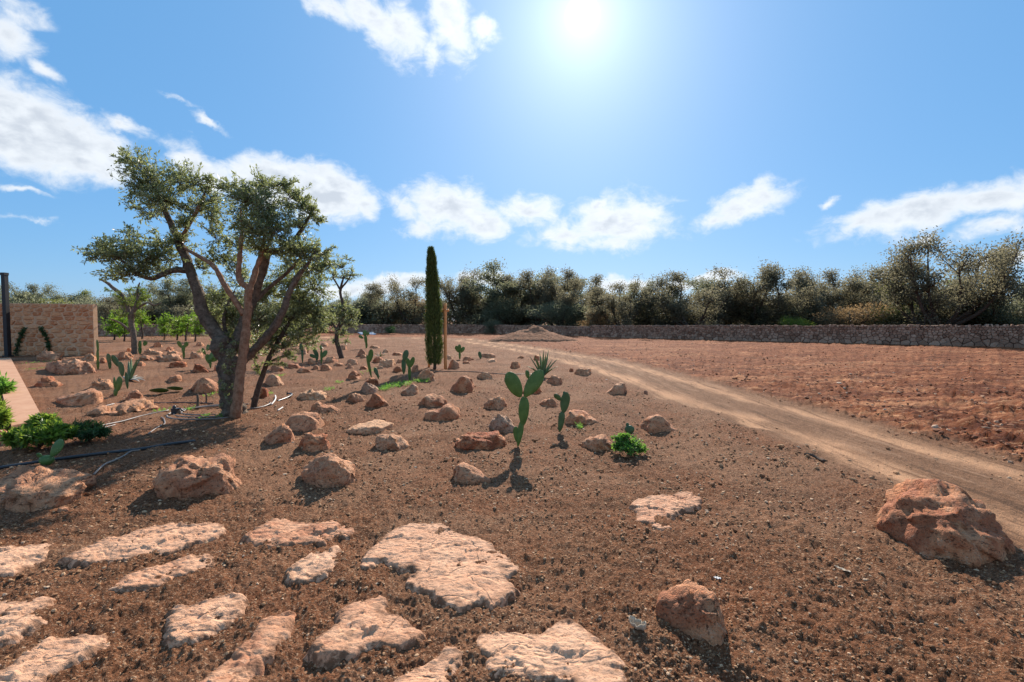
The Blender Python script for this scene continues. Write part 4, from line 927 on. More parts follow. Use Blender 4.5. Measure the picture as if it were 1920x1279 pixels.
# ------------------------------------------------------------------ leafy plants
def clump(S, T, c, rad, ntw, nlf, L, W, rng, start=.15, tw=.006, spread=.9, hug=.55, shell=True):
    """twigs from the middle of an ellipsoid outwards with leaves along them; S gets leaves, T twigs"""
    rad = np.array(rad); d = unit(rng.normal(size=(ntw, 3)) + np.array([0, 0, .25])); e = c + d * rad * (rng.uniform(.35, 1.15, (ntw, 1)) if shell else rng.random((ntw, 1)))
    s = c + d * rad * start * rng.random((ntw, 1)) - np.array([0, 0, rad[2] * .2])
    bend = rng.normal(size=(ntw, 3)) * rad * .16 + np.array([0, 0, .1]) * rad[2]
    a = rng.uniform(.22, 1.0, (ntw, nlf)); A = a[:, :, None]
    P = s[:, None] * (1 - A) ** 2 + 2 * A * (1 - A) * ((s + e) / 2 + bend)[:, None] + A ** 2 * e[:, None]
    tg = unit((e - s))[:, None] + np.zeros_like(P); D = unit(tg * hug + rng.normal(size=P.shape) * spread * .6)
    P = P + rng.normal(size=P.shape) * rad * .035
    n = ntw * nlf; V, F = leaf_quads(P.reshape(-1, 3), D.reshape(-1, 3), L * rng.uniform(.6, 1.25, n), W * rng.uniform(.7, 1.2, n), rng, .4); S.add(V, F)
    if T is not None:
        for k in range(0, ntw): V, F = tube([s[k], (s[k] + e[k]) / 2 + bend[k] * .6, e[k]], [tw * 1.5, tw, tw * .35], 4, 2, cap=False); T.add(V, F)
def bush(name, label, cat, bx, by, blobs, ntw, nlf, L, W, mat, seed, twmat='bark_dark', group=None, spread=.9, hug=.55):
    B = gp(bx, by); t = thing(name, label, cat, B, group); rng = np.random.default_rng(seed); S, T = Soup(), Soup(); s = B[1] / FPX
    for cx, cy, rx, ry, dy in blobs: clump(S, T, atY(cx, cy, B[1] + dy), (rx * s, rx * s * .9, ry * s), ntw, nlf, L, W, rng, spread=spread, hug=hug)
    for cx, cy, rx, ry, dy in blobs: c = atY(cx, cy, B[1] + dy); V, F = tube([B, (B + c) / 2 + np.array([.01, 0, .01]), c], [.012, .009, .006], 5, 2); T.add(V, F)
    obj('foliage', *S.get(), M[mat], t, False); obj('stems', *T.get(), M[twmat], t); return t
bush('leafy_shrub', 'glossy bright green leafy shrub at the near end of the kerb', 'shrub', 75, 838, [(45,815,26,16,0),(75,805,28,20,.1),(105,803,26,20,0),(92,790,20,13,.15),(120,812,18,13,0),(28,823,18,12,-.1),(60,820,28,14,-.2),(100,818,24,12,-.15)], 42, 13, .085, .032, 'shrub_leaf', 41)
bush('fern_shrub', 'dark feathery green plant next to the glossy leafy shrub', 'shrub', 165, 828, [(152,803,20,16,0),(172,805,22,14,.1),(186,812,18,10,0),(160,814,20,10,-.15)], 50, 16, .055, .014, 'fern_leaf', 42)
bush('ferny_plant', 'bright green ferny plant spilling over the end of a blocky rock', 'plant', 1182, 853, [(1165,824,18,10,.05),(1185,832,24,14,0),(1178,842,20,9,-.1),(1199,842,16,9,0),(1160,838,12,9,0),(1172,818,12,5,.05)], 60, 14, .032, .017, 'bright_leaf', 43, spread=1.1)
bush('garden_plant', 'light green spiky leaved plant behind the kerb, farther from camera', 'plant', 4, 745, [(-6,722,22,18,0),(6,728,14,14,-.1),(-12,740,24,14,0)], 40, 14, .13, .03, 'bright_leaf', 44)
bush('garden_plant', 'deep green grassy plant behind the kerb, close to the shrubs', 'plant', 2, 806, [(-8,772,20,26,0),(6,785,12,18,-.1),(-12,795,24,14,0)], 40, 14, .10, .018, 'shrub_leaf', 45)
for lab, bx, by, pts, sd_ in (('dark climbing vine trained up the mortared wall, beside the post', 29, 664, [(29,664),(34,645),(40,627),(46,618)], 46), ('dark climbing vine trained up the mortared wall, farther along from the post', 92, 662, [(92,662),(90,645),(84,629),(76,618)], 47)):
    B = gp(bx, by + 2); Yv = mY - .22; B = atY(bx, by + 2, Yv); B[2] = 0; t = thing('climbing_vine', lab, 'vine', B); rng = np.random.default_rng(sd_); S, T = Soup(), Soup()
    Q = [atY(x, y, Yv + .1) for x, y in pts]; T.add(*tube(Q, [.02, .016, .012, .008], 6, 4))
    C, _ = smooth_path(Q, [1] * 4, 4)
    for c in C: clump(S, T, c, (.12, .08, .15), 8, 9, .07, .04, rng)
    obj('foliage', *S.get(), M['fern_leaf'], t, False); obj('stem', *T.get(), M['bark_dark'], t)
def weeds(label, spots, n, L, W, mat, seed, tall=.5):
    rng = np.random.default_rng(seed); S = Soup()
    for cx, cy, rx, ry in spots:
        c = gp(cx, cy); s = c[1] / FPX; k = int(n)
        r = np.sqrt(rng.random(k)); a = rng.uniform(0, 6.28, k); dep = gp(cx, cy - ry)[1] - c[1]
        P = np.stack([c[0] + r * np.cos(a) * rx * s, c[1] + r * np.sin(a) * dep, rng.random(k) * .05], 1)
        D = unit(rng.normal(size=(k, 3)) * np.array([1, 1, .3]) + np.array([0, 0, tall])); S.add(*leaf_quads(P, D, L * rng.uniform(.5, 1.3, k), W, rng))
    tag(obj('weeds', *S.get(), M[mat], None, False), label, None, None, 'stuff')
weeds('thin green weeds sprouting beside the pinkish rock', [(735,725,16,5),(755,722,14,4),(722,729,8,4),(790,716,14,2)], 170, .10, .012, 'bright_leaf', 51, .35)
weeds('little tufts of green weed near the big olive and its hoses', [(502,741,7,4),(616,731,7,3),(398,741,6,4),(305,772,7,4),(358,769,6,3),(636,718,5,2),(90,786,7,3),(72,692,6,3),(76,680,6,3),(387,783,5,3),(415,782,5,3),(1086,803,4,3),(692,697,9,5),(525,706,4,2)], 45, .06, .016, 'bright_leaf', 52, .5)
weeds('dry grass tuft by the citrus trees', [(378,634,14,5)], 300, .6, .02, 'tan_leaf', 53, 1.4)

# ------------------------------------------------------------------ the big olive tree, limb by limb
TY = gp(440, 778)[1]; TS = TY / FPX
def tp(x, y, dy=0.0): return atY(x, y, TY + dy)
tree = thing('olive_tree', 'big gnarled olive tree with several limbs and airy crown, dominating the rock bed', 'olive tree', gp(436, 776))
V, F = tube([tp(437, 782), tp(435, 765), tp(431, 735), tp(430, 700), tp(427, 668), tp(424, 648)], np.array([23, 20, 18, 17, 17, 13]) * TS, 18, 7, .38, 3); obj('trunk', V, F, M['bark'], tree)
V, F = tube([tp(412, 672, -.05), tp(409, 655, -.08), tp(414, 642, -.08), tp(424, 636, 0)], np.array([8, 13, 13, 9]) * TS, 12, 6, .35, 5); obj('burl', V, F, M['bark'], tree)
def limb(pts, rad, mat='bark', sides=10, seed=0, name='limb'):
    P = [tp(*q) for q in pts]; V, F = tube(P, np.array(rad) * TS * .70, sides, 6, .28, seed); return obj(name, V, F, M[mat], tree)
limb([(425,668,.0),(415,640,.05),(398,615,.1),(380,585,.1),(371,548,.1),(358,512,.15),(346,478,.15),(336,455,.15),(322,422,.2),(309,395,.2),(298,372,.2),(290,345,.25),(272,312,.25)], [21,19,17,16,14,13,12,11,8,7,6,4,1.5], 'bark', 12, 11)
limb([(350,508,.15),(328,506,0),(305,514,-.1),(285,522,-.2),(262,516,-.25),(230,490,-.3),(190,468,-.3)], [8,8,7,6,4.5,3,1.2], 'bark', 8, 12)
limb([(338,458,.15),(348,432,.1),(362,408,.1),(378,378,.1),(388,350,.1)], [7,6,5,3.5,1.5], 'bark_warm', 8, 13)
limb([(340,462,.15),(372,480,-.1),(392,492,-.2),(405,505,-.3),(418,530,-.3),(440,562,-.3),(457,590,-.3)], [3,5,5.5,6,6.5,7,7.5], 'bark_warm', 8, 14)
limb([(441,782,-.3),(446,745,-.32),(451,700,-.32),(458,650,-.32),(463,600,-.3),(465,560,-.28),(468,540,-.28)], [15,12.5,11,10.5,10,9.5,9], 'bark_warm', 12, 15, 'front_trunk')
limb([(467,541,-.28),(454,531,-.3),(447,518,-.3),(449,490,-.3),(451,462,-.28),(454,425,-.25),(450,390,-.2)], [8,7.5,7,6,5.5,4,1.5], 'bark_warm', 8, 16)
limb([(468,542,-.28),(476,520,-.25),(482,500,-.22),(489,480,-.2),(494,455,-.15),(500,420,-.1),(505,380,0)], [8,7,6.5,6,5,3.5,1.5], 'bark_warm', 8, 17)
limb([(436,655,.15),(455,610,.25),(474,560,.3),(487,520,.3),(496,488,.3),(500,465,.3)], [16,15,14,13,12,10], 'bark', 10, 18)
limb([(498,480,.3),(520,470,.35),(545,455,.4),(565,432,.4),(578,410,.4),(590,388,.4)], [7,6,5.5,5,4,1.5], 'bark', 8, 19)
limb([(440,690,.1),(465,668,.1),(492,640,.05),(515,612,.0),(531,582,-.05),(540,555,-.05),(556,522,-.05),(575,498,-.05),(592,470,0)], [13,12,11,10,9,8,7.5,5,2], 'bark', 10, 20)
limb([(470,575,.3),(498,545,.35),(522,525,.35),(545,505,.35),(565,480,.35)], [6,6,5.5,4.5,2], 'bark', 8, 21)
limb([(428,640,.3),(420,600,.35),(428,570,.35),(440,545,.35)], [7,5,4,2], 'bark', 8, 22)
S, T = Soup(), Soup(); rg = np.random.default_rng(77)
CL = [ # px centre, radii px, depth offset, twigs
 (262,312,34,28,.25,32),(238,300,18,20,.3,12),(290,345,50,42,.2,60),(255,352,32,30,.1,26),(310,370,42,36,-.1,44),(335,335,34,34,.25,30),(285,395,40,24,.2,26),
 (362,340,30,28,.0,22),(388,372,38,34,.1,28),(365,392,36,32,.2,30),(345,420,28,26,0,18),(410,350,26,18,.1,10),(395,400,30,26,-.1,16),
 (335,450,26,24,.1,16),(300,455,34,24,.1,16),
 (232,475,52,34,-.3,52),(200,470,40,26,-.2,30),(270,485,42,34,-.15,40),(310,480,36,32,.1,28),(175,478,22,14,-.3,10),(245,510,48,22,-.3,30),(305,510,32,20,.1,18),(250,445,30,24,-.1,14),(215,515,30,14,-.2,10),
 (465,372,44,36,-.2,52),(440,355,28,26,0,20),(490,350,38,24,.2,26),(500,395,44,40,-.15,56),(480,425,44,36,-.3,50),(515,430,40,36,-.25,48),(455,420,32,30,.1,26),(445,455,34,28,.2,24),
 (545,365,36,30,.4,32),(560,385,30,26,.35,24),(525,345,26,18,.3,14),(588,398,22,22,.4,16),(598,412,14,12,.4,6),(560,420,34,28,.3,26),
 (500,465,44,26,-.2,34),(540,460,34,26,.1,26),(405,440,34,36,.2,22),(400,480,36,24,.1,18),(430,490,30,26,.25,20),(375,500,28,20,.3,14),
 (572,475,42,30,0,48),(600,470,28,26,.05,22),(590,500,34,20,-.1,24),(548,495,34,24,.1,24),(530,525,46,32,.3,36),(560,530,44,34,.25,36),(590,540,38,30,.2,28),(545,560,50,34,.4,40),(600,505,28,24,.1,18),(500,560,40,36,.4,30),(500,545,36,26,.3,22),(610,490,16,20,0,10),
 (415,560,40,36,.45,34),(395,590,36,30,.5,28),(440,600,44,40,.5,44),(420,640,34,30,.45,28),(480,590,40,40,.45,36),(490,640,34,26,.4,24),(455,520,36,24,.4,20),(440,650,20,30,.2,16)]
for cx, cy, rx, ry, dy, tw in CL:
    if cx > 485 and cy > 475: dy += .8
    clump(S, T, tp(cx, cy, dy), (rx * TS * 1.3, rx * TS * 1.1, ry * TS * 1.28), int(tw * 1.3), 24, .064, .021, rg, tw=.003)
for k in range(26):                                                   # suckers along the stump
    y = rg.uniform(640, 760); c = tp(rg.uniform(412, 440), y, rg.uniform(-.35, -.2)); clump(S, T, c, (.06, .05, .07), 4, 7, .045, .015, rg, tw=.002)
obj('crown', *S.get(), M['olive_leaf'], tree, False); tag(obj('twigs', *T.get(), M['bark'], tree), None, None, None, 'stuff')

def small_tree(name, label, cat, bx, by, trunks, clumps, L, W, nlf, leafmat, barkmat, seed, group=None, tw=.004):
    B = gp(bx, by); Y = B[1]; s = Y / FPX; t = thing(name, label, cat, B, group); rng = np.random.default_rng(seed); first = True; S, T = Soup(), Soup()
    for pts, rad in trunks:
        V, F = tube([atY(x, y, Y + dy) for x, y, dy in pts], np.array(rad) * s, 8, 5, .18, seed); obj('trunk' if first else 'limb', V, F, M[barkmat], t); first = False
    for cx, cy, rx, ry, dy, n in clumps: clump(S, T, atY(cx, cy, Y + dy), (rx * s, rx * s * .85, ry * s), n, nlf, L, W, rng, tw=tw)
    obj('crown', *S.get(), M[leafmat], t, False); tag(obj('twigs', *T.get(), M[barkmat], t), None, None, None, 'stuff'); return t
small_tree('olive_tree', 'thin leaning young olive with drooping silvery crown close beside the big olive', 'olive tree', 474, 766,
 [([(474,768,0),(482,735,0),(492,705,.05),(502,678,.05),(513,655,.1),(526,632,.1),(538,612,.1),(548,595,.15)], [6,5,4.5,4.5,4.5,4,3.5,1.5]), ([(513,655,.1),(505,640,.1),(498,625,.1)], [3,2.5,1.2]), ([(526,632,.1),(550,622,.1),(575,610,.1)], [3,2.2,1]), ([(500,682,.05),(520,672,0),(540,664,0)], [2.5,2,1])],
 [(548,590,44,34,.1,50),(585,600,34,28,.2,34),(520,600,36,30,.1,34),(560,560,38,26,.2,34),(590,570,28,22,.2,22),(505,640,28,26,0,26),(530,650,34,20,-.1,24),(560,630,36,18,0,24),(520,680,24,12,-.1,12),(540,668,24,12,0,12),(480,665,20,26,0,18),(485,690,14,18,0,10),(600,620,20,18,.2,12),(575,580,46,34,.3,46),(540,620,46,30,.2,40),(600,590,34,34,.3,30),(570,640,44,20,.2,26),(520,625,36,30,.2,30)], .062, .021, 20, 'olive_leaf', 'bark_dark', 81, tw=.003)
small_tree('olive_tree', 'tall topiary olive trimmed into two stacked foliage balls beyond the rock row', 'olive tree', 640, 672,
 [([(641,674,0),(636,655,0),(631,638,0),(633,620,0),(640,602,0),(646,585,0),(642,565,0),(638,550,0),(640,535,0),(645,518,0)], [5,4.5,4,4,3.8,3.4,2.8,2.4,2.2,1.2]), ([(639,545,0),(630,530,.1),(622,518,.1)], [2,1.5,.8]), ([(640,540,0),(652,526,-.1),(660,512,-.1)], [2,1.5,.8]), ([(633,620,0),(622,605,.1),(612,596,.1)], [2.5,1.8,.8]), ([(636,610,0),(655,598,-.1),(668,590,-.1)], [2.4,1.8,.8])],
 [(642,500,24,16,0,30),(660,512,18,18,-.1,20),(626,518,18,18,.1,20),(645,520,22,12,.1,18),(650,485,12,8,0,8),
  (640,590,28,24,0,50),(662,588,22,22,-.2,36),(655,608,24,16,-.3,32),(622,600,20,18,.2,26),(642,575,22,14,.1,24),(640,625,22,14,-.1,26),(628,640,14,12,0,12),(650,640,14,9,0,8)], .095, .034, 16, 'olive_leaf', 'bark_dark', 82, tw=.006)
small_tree('olive_tree', 'small pruned olive with bare crooked limbs and yellow green tufts near the mortared wall', 'olive tree', 251, 664,
 [([(252,666,0),(252,645,0),(250,625,0),(246,605,0),(250,585,0),(257,568,0),(262,555,0)], [5.5,5,5,4.5,4,3,2]), ([(247,605,0),(242,585,.1),(236,565,.1),(226,550,.1),(212,540,.1),(202,531,.1),(186,523,.1)], [4,3.5,3.5,3.2,3,2.6,1.4]), ([(245,622,0),(234,612,-.1),(222,604,-.1),(206,598,-.1)], [2.5,2,1.7,1]), ([(252,583,0),(262,575,0),(276,568,0),(290,572,.1),(302,568,.1)], [2.4,2,1.8,1.5,.9]), ([(258,566,0),(258,545,0),(262,530,0)], [2.5,2,1])],
 [(222,555,22,12,.1,22),(238,568,20,14,.1,24),(255,570,20,12,0,18),(266,560,20,14,0,20),(240,545,16,8,.1,10),(262,540,16,12,0,14),(232,590,20,14,0,16),(260,590,18,14,.1,16),(205,545,14,8,.1,8),(275,555,14,10,.1,8)], .10, .03, 16, 'lemon_leaf', 'bark', 83, tw=.006)

# young citrus trees, yellow-green, before the far wall
CIT = [(214,638,[(212,600,24,18),(222,612,24,16),(206,618,16,14)],'young citrus tree with bright foliage showing behind the small pruned olive'),
 (233,640,[(233,605,22,16),(245,615,22,18),(228,622,20,12)],'citrus tree with lime green leaves directly behind the small pruned olive trunk'),
 (266,636,[(262,590,18,14),(268,602,16,14)],'slender lime green citrus sapling peeking past the small pruned olive'),
 (308,637,[(305,607,22,16),(318,600,20,15),(312,620,18,10)],'round young citrus tree with dense bright leaves, first in the row beyond the cacti'),
 (332,638,[(330,612,20,16),(340,604,18,14),(330,624,16,8)],'dark leaved young citrus tree standing between two lighter ones'),
 (348,639,[(352,608,24,18),(360,598,22,14),(345,620,18,10)],'yellow green citrus tree in the row, second from the big olive limb'),
 (366,641,[(370,604,22,16),(382,608,20,14),(372,620,18,10)],'yellowest citrus tree in the row, beside the big olive limb')]
for q, (bx, by, cl, lab) in enumerate(CIT):
    small_tree('citrus_tree', lab, 'citrus tree', bx, by, [([(bx, by + 1, 0), (bx + 1, by - 12, 0), (cl[0][0], cl[0][1] + 6, 0)], [1.6, 1.4, .9])], [(a, b, c, d, (q % 3 - 1) * .2, 44) for a, b, c, d in cl], .13, .07, 13, 'citrus_leaf' if q != 4 else 'shrub_leaf', 'bark_dark', 90 + q, 'young citrus trees before the far wall', tw=.008)

# cypress and its stake
B = gp(815, 692); CY = B[1]; s = CY / FPX; t = thing('cypress_tree', 'slender dark cypress column tied to a wooden stake', 'cypress', B); rg2 = np.random.default_rng(61)
V, F = tube([B, B + np.array([.01, 0, .5]), B + np.array([0, 0, 3.6])], [.06, .05, .01], 8, 4, .15); obj('trunk', V, F, M['bark_dark'], t)
n = 17000; hgt = atY(808, 467, CY)[2]; a = rg2.random(n) ** .85; zc = .12 + a * (hgt - .12)
prof = np.interp(a, [0, .05, .2, .45, .7, .88, .96, 1], [9, 12.5, 13, 12, 9.5, 7, 4.5, 1.8]) * s
ph = rg2.uniform(0, 6.283, n); lump = 1 + .32 * noise3(np.stack([np.cos(ph) * 2.2, np.sin(ph) * 2.2, zc * 2.0], 1)) + .10 * noise3(np.stack([np.cos(ph) * 6, np.sin(ph) * 6, zc * 5.0], 1))
r = prof * lump * (rg2.random(n) ** .25) * rg2.choice([.9, 1, 1, 1.1, 1.25], n)
leanx = np.interp(a, [0, .5, 1], [0, -.02, -.10]); P = np.stack([B[0] + leanx + np.cos(ph) * r, CY + np.sin(ph) * r, zc], 1)
D = unit(np.stack([np.cos(ph) * .38, np.sin(ph) * .38, np.ones(n)], 1) + rg2.normal(size=(n, 3)) * .2)
obj('crown', *leaf_quads(P, D, rg2.uniform(.06, .15, n), rg2.uniform(.012, .026, n), rg2), M['cypress_leaf'], t, False)
st = thing('tree_stake', 'orange wooden stake frame with a round topped post holding the cypress', 'tree stake', gp(831, 691))
Ys = gp(831, 691)[1] ; bx_ = atY(831, 691, Ys)[0]
def pole(name, x, y0, y1, z0, z1, r): V, F = tube([(x, y0, z0), (x, (y0 + y1) / 2, (z0 + z1) / 2), (x, y1, z1 - r), (x, y1, z1)], [r, r, r, r * .6], 10, 3); return obj(name, V, F, M['wood'], st)
zt = atY(832, 571, Ys)[2]
pole('post', bx_ + .09, Ys - .08, Ys - .08, -.1, zt, .055)
xl = atY(801, 690, Ys)[0]; pole('post', xl, Ys + .35, Ys + .35, -.1, zt - .14, .04)
V, F = tube([(xl - .08, Ys + .30, zt - .20), ((xl + bx_) / 2, Ys + .16, zt - .20), (bx_ + .20, Ys - .08, zt - .20)], [.05, .05, .05], 10, 3); obj('crossbar', V, F, M['wood'], st)
V, F = tube([(bx_ + .09 + .06 * math.cos(q), Ys - .08 + .06 * math.sin(q), zt - .2 + .05 * (q / 6.28 % 1) - .02) for q in np.linspace(0, 12.5, 26)], [.006] * 26, 5, 2); obj('tie_strap', V, F, M['hose_black'], st)

# ------------------------------------------------------------------ irrigation hoses and small things on the soil
def hose(label, pts, r, mat, cat='hose', z=None, name='irrigation_hose', grp=None):
    Q = [gp(x, y) for x, y in pts]
    Q = [np.array([q[0], q[1], float(ground_z(np.array([q[0]]), np.array([q[1]]), False)[0]) + r * .9 + (z[i] if z else 0)]) for i, q in enumerate(Q)]
    V, F = tube(Q, [r] * len(Q), 8, 8); o = centred(obj(name, V, F, M[mat])); tag(o, label, cat, grp); return o
hose('thick black pipe running across the soil behind the long pitted boulder', [(-60,887),(0,880),(60,871),(130,861),(200,853),(262,845),(320,836),(366,829)], .019, 'hose_black')
hose('thin brown hose branching off the thick black pipe', [(176,889),(195,876),(215,864),(232,855),(245,849),(262,846)], .011, 'hose_grey')
hose('grey hose stretching from the dark feathery plant to the valve box', [(150,812),(190,801),(230,791),(270,781),(316,772)], .014, 'hose_grey')
hose('second grey hose end lying just under the long grey hose', [(186,806),(205,801),(216,798)], .011, 'hose_grey')
hose('loose curved grey hose piece with open end on bare soil', [(278,815),(290,806),(302,800),(309,794),(307,787),(303,785)], .010, 'hose_grey')
hose('thin black drip line draped over the broad sunken slab', [(170,775),(185,768),(205,761),(225,757),(260,755),(300,756),(345,757),(400,758)], .011, 'hose_black')
def coil(label, cx, cy, rx, dy, r, mat, a0, a1):
    c = gp(cx, cy); s = c[1] / FPX; P = []
    for a in np.linspace(a0, a1, 22): P.append((c[0] + math.cos(a) * rx * s, c[1] + math.sin(a) * dy, .02 + .004 * math.sin(3 * a)))
    V, F = tube(P, [r] * len(P), 8, 3); tag(centred(obj('irrigation_hose', V, F, M[mat])), label, 'hose')
coil('outermost loop of pale hose coiled round the big olive stump', 410, 773, 80, .75, .013, 'hose_grey', 1.4, 5.6)
coil('middle loop of pale hose coiled round the big olive stump', 408, 772, 70, .60, .013, 'hose_grey', 1.5, 5.3)
coil('innermost loop of pale hose coiled round the big olive stump', 406, 771, 58, .46, .013, 'hose_grey', 1.7, 5.2)
coil('dark hose arc on the far side of the leaning young olive', 505, 750, 27, .8, .018, 'hose_black', -.3, 1.6)
coil('pale hose arc near the foot of the leaning young olive', 485, 762, 15, .35, .013, 'hose_grey', -1.4, 1.3)
hose('short white pipe end standing out of the soil beside the pale flat slab', [(509,760),(515,755),(517,749),(516,744)], .014, 'shard', z=[0,.01,.02,.03])
hose('white pipe stub lying flat in front of the curved white pipe end', [(521,771),(526,768),(530,765)], .012, 'shard')
hose('thin dark drip line leading from the cypress to the agave', [(780,700),(840,698),(890,699),(930,702),(965,702),(1000,702)], .012, 'hose_black')
# valve box and short stakes by the olive
B = gp(326, 778); t = thing('valve_box', 'small black irrigation valve standing where the hoses meet', 'valve', B)
poly('body', *boxv(B[0] - .05, B[0] + .05, B[1], B[1] + .09, -.03, .11), M['hose_black'], t)
V, F = tube([B + np.array([-.02, .045, .09]), B + np.array([-.02, .045, .15])], [.03, .026], 10, 2); obj('cap', V, F, M['hose_black'], t)
V, F = tube([B + np.array([.03, .04, .08]), B + np.array([.09, .04, .10]), B + np.array([.14, .05, .05])], [.014, .014, .012], 8, 4); obj('outlet', V, F, M['hose_black'], t)
for lab, x, yb, yt in (('short grey wooden peg beside the hose coil, taller of two', 370, 765, 740), ('short grey wooden peg beside the hose coil, slimmer of two', 386, 756, 737)):
    B = gp(x, yb); V, F = tube([B - np.array([0, 0, .05]), atY(x + 1, (yb + yt) / 2, B[1]), atY(x, yt, B[1])], [.024, .022, .019] if x == 370 else [.016, .015, .013], 8, 3, .1); tag(centred(obj('wooden_peg', V, F, M['bark'])), lab, 'peg')
# curled dry leaves and chips
def curl_leaf(label, cx, cy, L, W, yaw, curl, mat, name='dry_leaf', cat='leaf'):
    c = gp(cx, cy); a = np.linspace(-1, 1, 15); b = np.linspace(-1, 1, 7); A, Bb = np.meshgrid(a, b, indexing='ij'); w = W * np.sqrt(np.maximum(1 - A ** 2 * .97, .02)) * (1 + .25 * np.sin(A * 9 + Bb))
    x = A * L; y = Bb * w; z = curl * (Bb ** 2 * W * 1.2 + A ** 2 * L * .35) + .012 + .12 * W * np.sin(A * 8 + Bb * 3)
    V = np.stack([c[0] + x * math.cos(yaw) - y * math.sin(yaw), c[1] + x * math.sin(yaw) + y * math.cos(yaw), z], 2).reshape(-1, 3)
    F = [[i * 7 + j, i * 7 + j + 1, i * 7 + 8 + j, i * 7 + 7 + j] for i in range(14) for j in range(6)]
    o = centred(obj(name, V, F, M[mat])); m_ = o.modifiers.new('thickness', 'SOLIDIFY'); m_.thickness = .003; tag(o, label, cat)
curl_leaf('curled brown dry leaf lying beside the angular orange rock', 1195, 1184, .048, .03, -.7, 1.0, 'dry_leaf')
curl_leaf('straw coloured dry leaf blade lying on open soil', 1580, 1072, .05, .012, -1.0, .3, 'dry_leaf')
curl_leaf('tiny white stone chip behind the angular orange rock', 1345, 1088, .022, .012, -.5, .2, 'shard', 'stone_chip', 'stone chip')
curl_leaf('white chip near the near rut, on grey soil', 1137, 713, .03, .02, .3, .2, 'shard', 'stone_chip', 'stone chip')
hose('dark gnarled stick lying on the soil short of the track', [(1508,855),(1522,857),(1535,861),(1546,869)], .016, 'bark_dark', 'stick', [0,.012,.0,.012], 'stick')
# ------------------------------------------------------------------ trees beyond the walls
def gen_open(seed, H=7.0, W=7.0, multi=6, leaf=.19, dens=44, low=.12, spreadz=.55):
    """wide oak or wild olive with bare limbs and leaf tufts at the twig ends"""
    rng = np.random.default_rng(seed); T, S = Soup(), Soup(); tips = []
    T.add(*tube([(0, 0, -.2), (.05, .02, H * low * .5), (0, .05, H * low)], [.26, .21, .2], 8, 3, .2, seed))
    for k in range(multi):
        a = 2 * math.pi * (k + rng.uniform(-.3, .3)) / multi; out = rng.uniform(.45, 1.0) * W / 2; top = H * (1 - .30 * (out / (W / 2)) ** 2.2) * rng.uniform(.80, 1.0)
        e = np.array([math.cos(a) * out, math.sin(a) * out, top * .80]); s = np.array([0, .03, H * low * .9])
        m = s * .5 + e * .5 + np.array([math.cos(a) * out * .12, math.sin(a) * out * .12, -H * .06]) + rng.normal(size=3) * .18
        P, R = smooth_path([s, m, e], [.13, .085, .035], 6); T.add(*tube([s, m, e], [.13, .085, .035], 6, 5, .2, seed + k))
        for q in range(6):
            i = rng.integers(4, len(P)); b = P[i]; d = unit(np.array([math.cos(a), math.sin(a), .9]) * .6 + rng.normal(size=3) * .7 + np.array([0, 0, .35])); l = rng.uniform(.10, .22) * H; e2 = b + d * l
            T.add(*tube([b, (b + e2) / 2 + rng.normal(size=3) * .08, e2], [R[i] * .55, .03, .014], 5, 3, cap=False))
            for w in range(5):
                b3 = b + (e2 - b) * rng.uniform(.35, 1); d3 = unit(d + rng.normal(size=3) * .8 + np.array([0, 0, .25])); e3 = b3 + d3 * rng.uniform(.05, .11) * H
                T.add(*tube([b3, e3], [.014, .005], 3, 2, cap=False)); tips.append(e3); tips.append((b3 + e3) / 2)
    tips = np.array(tips); n = len(tips) * dens; P = np.repeat(tips, dens, 0) + rng.normal(size=(n, 3)) * np.array([.30, .30, .20]) * H / 7
    S.add(*leaf_quads(P, unit(rng.normal(size=(n, 3)) + np.array([0, 0, .3])), leaf * rng.uniform(.6, 1.2, n), leaf * .42 * rng.uniform(.7, 1.2, n), rng, .3))
    return mesh_np('oak_wood', *T.get()), mesh_np('oak_crown', *S.get(), False)
def gen_round(seed, H=4.0, W=5.0, n=11000, leaf=.15, lumps=22):
    """dense rounded shrub tree: leaves over many overlapping lumps down to the ground"""
    rng = np.random.default_rng(seed); T, S = Soup(), Soup(); c = []
    for k in range(lumps):
        a = rng.uniform(0, 6.283); r = rng.uniform(.1, .80) * W / 2; z = H * rng.uniform(.18, .82) * (1 - .35 * (2 * r / W) ** 2); c.append((math.cos(a) * r, math.sin(a) * r, z, rng.uniform(.13, .24) * W))
        T.add(*tube([(rng.uniform(-.1, .1), rng.uniform(-.1, .1), -.1), (math.cos(a) * r * .4, math.sin(a) * r * .4, z * .5), (math.cos(a) * r, math.sin(a) * r, z)], [.07, .05, .02], 5, 3))
    c = np.array(c); w = c[:, 3] ** 2; k = rng.choice(len(c), n, p=w / w.sum()); d = unit(rng.normal(size=(n, 3))); rad = c[k, 3] * (rng.random(n) ** .35) * (1 + .2 * noise3(d * 3 + k[:, None]))
    P = c[k, :3] + d * rad[:, None] * np.array([1, 1, .8]); P[:, 2] = np.maximum(P[:, 2], .05)
    S.add(*leaf_quads(P, unit(d + rng.normal(size=(n, 3)) * .7 + np.array([0, 0, .3])), leaf * rng.uniform(.6, 1.2, n), leaf * .36 * rng.uniform(.7, 1.2, n), rng, .3))
    return mesh_np('shrub_wood', *T.get()), mesh_np('shrub_crown', *S.get(), False)
OPEN = [gen_open(201), gen_open(202, multi=7), gen_open(203, multi=5, dens=38), gen_open(204, multi=8, dens=56, leaf=.20), gen_open(205, multi=7, low=.2, dens=36)]
OPEN_BIG = gen_open(206, multi=13, dens=36, leaf=.17, low=.10)
ROUND = [gen_round(301), gen_round(302, n=12000), gen_round(303, n=9000, leaf=.17), gen_round(304, n=13000, lumps=30)]
_mv = {}; _ext = {}
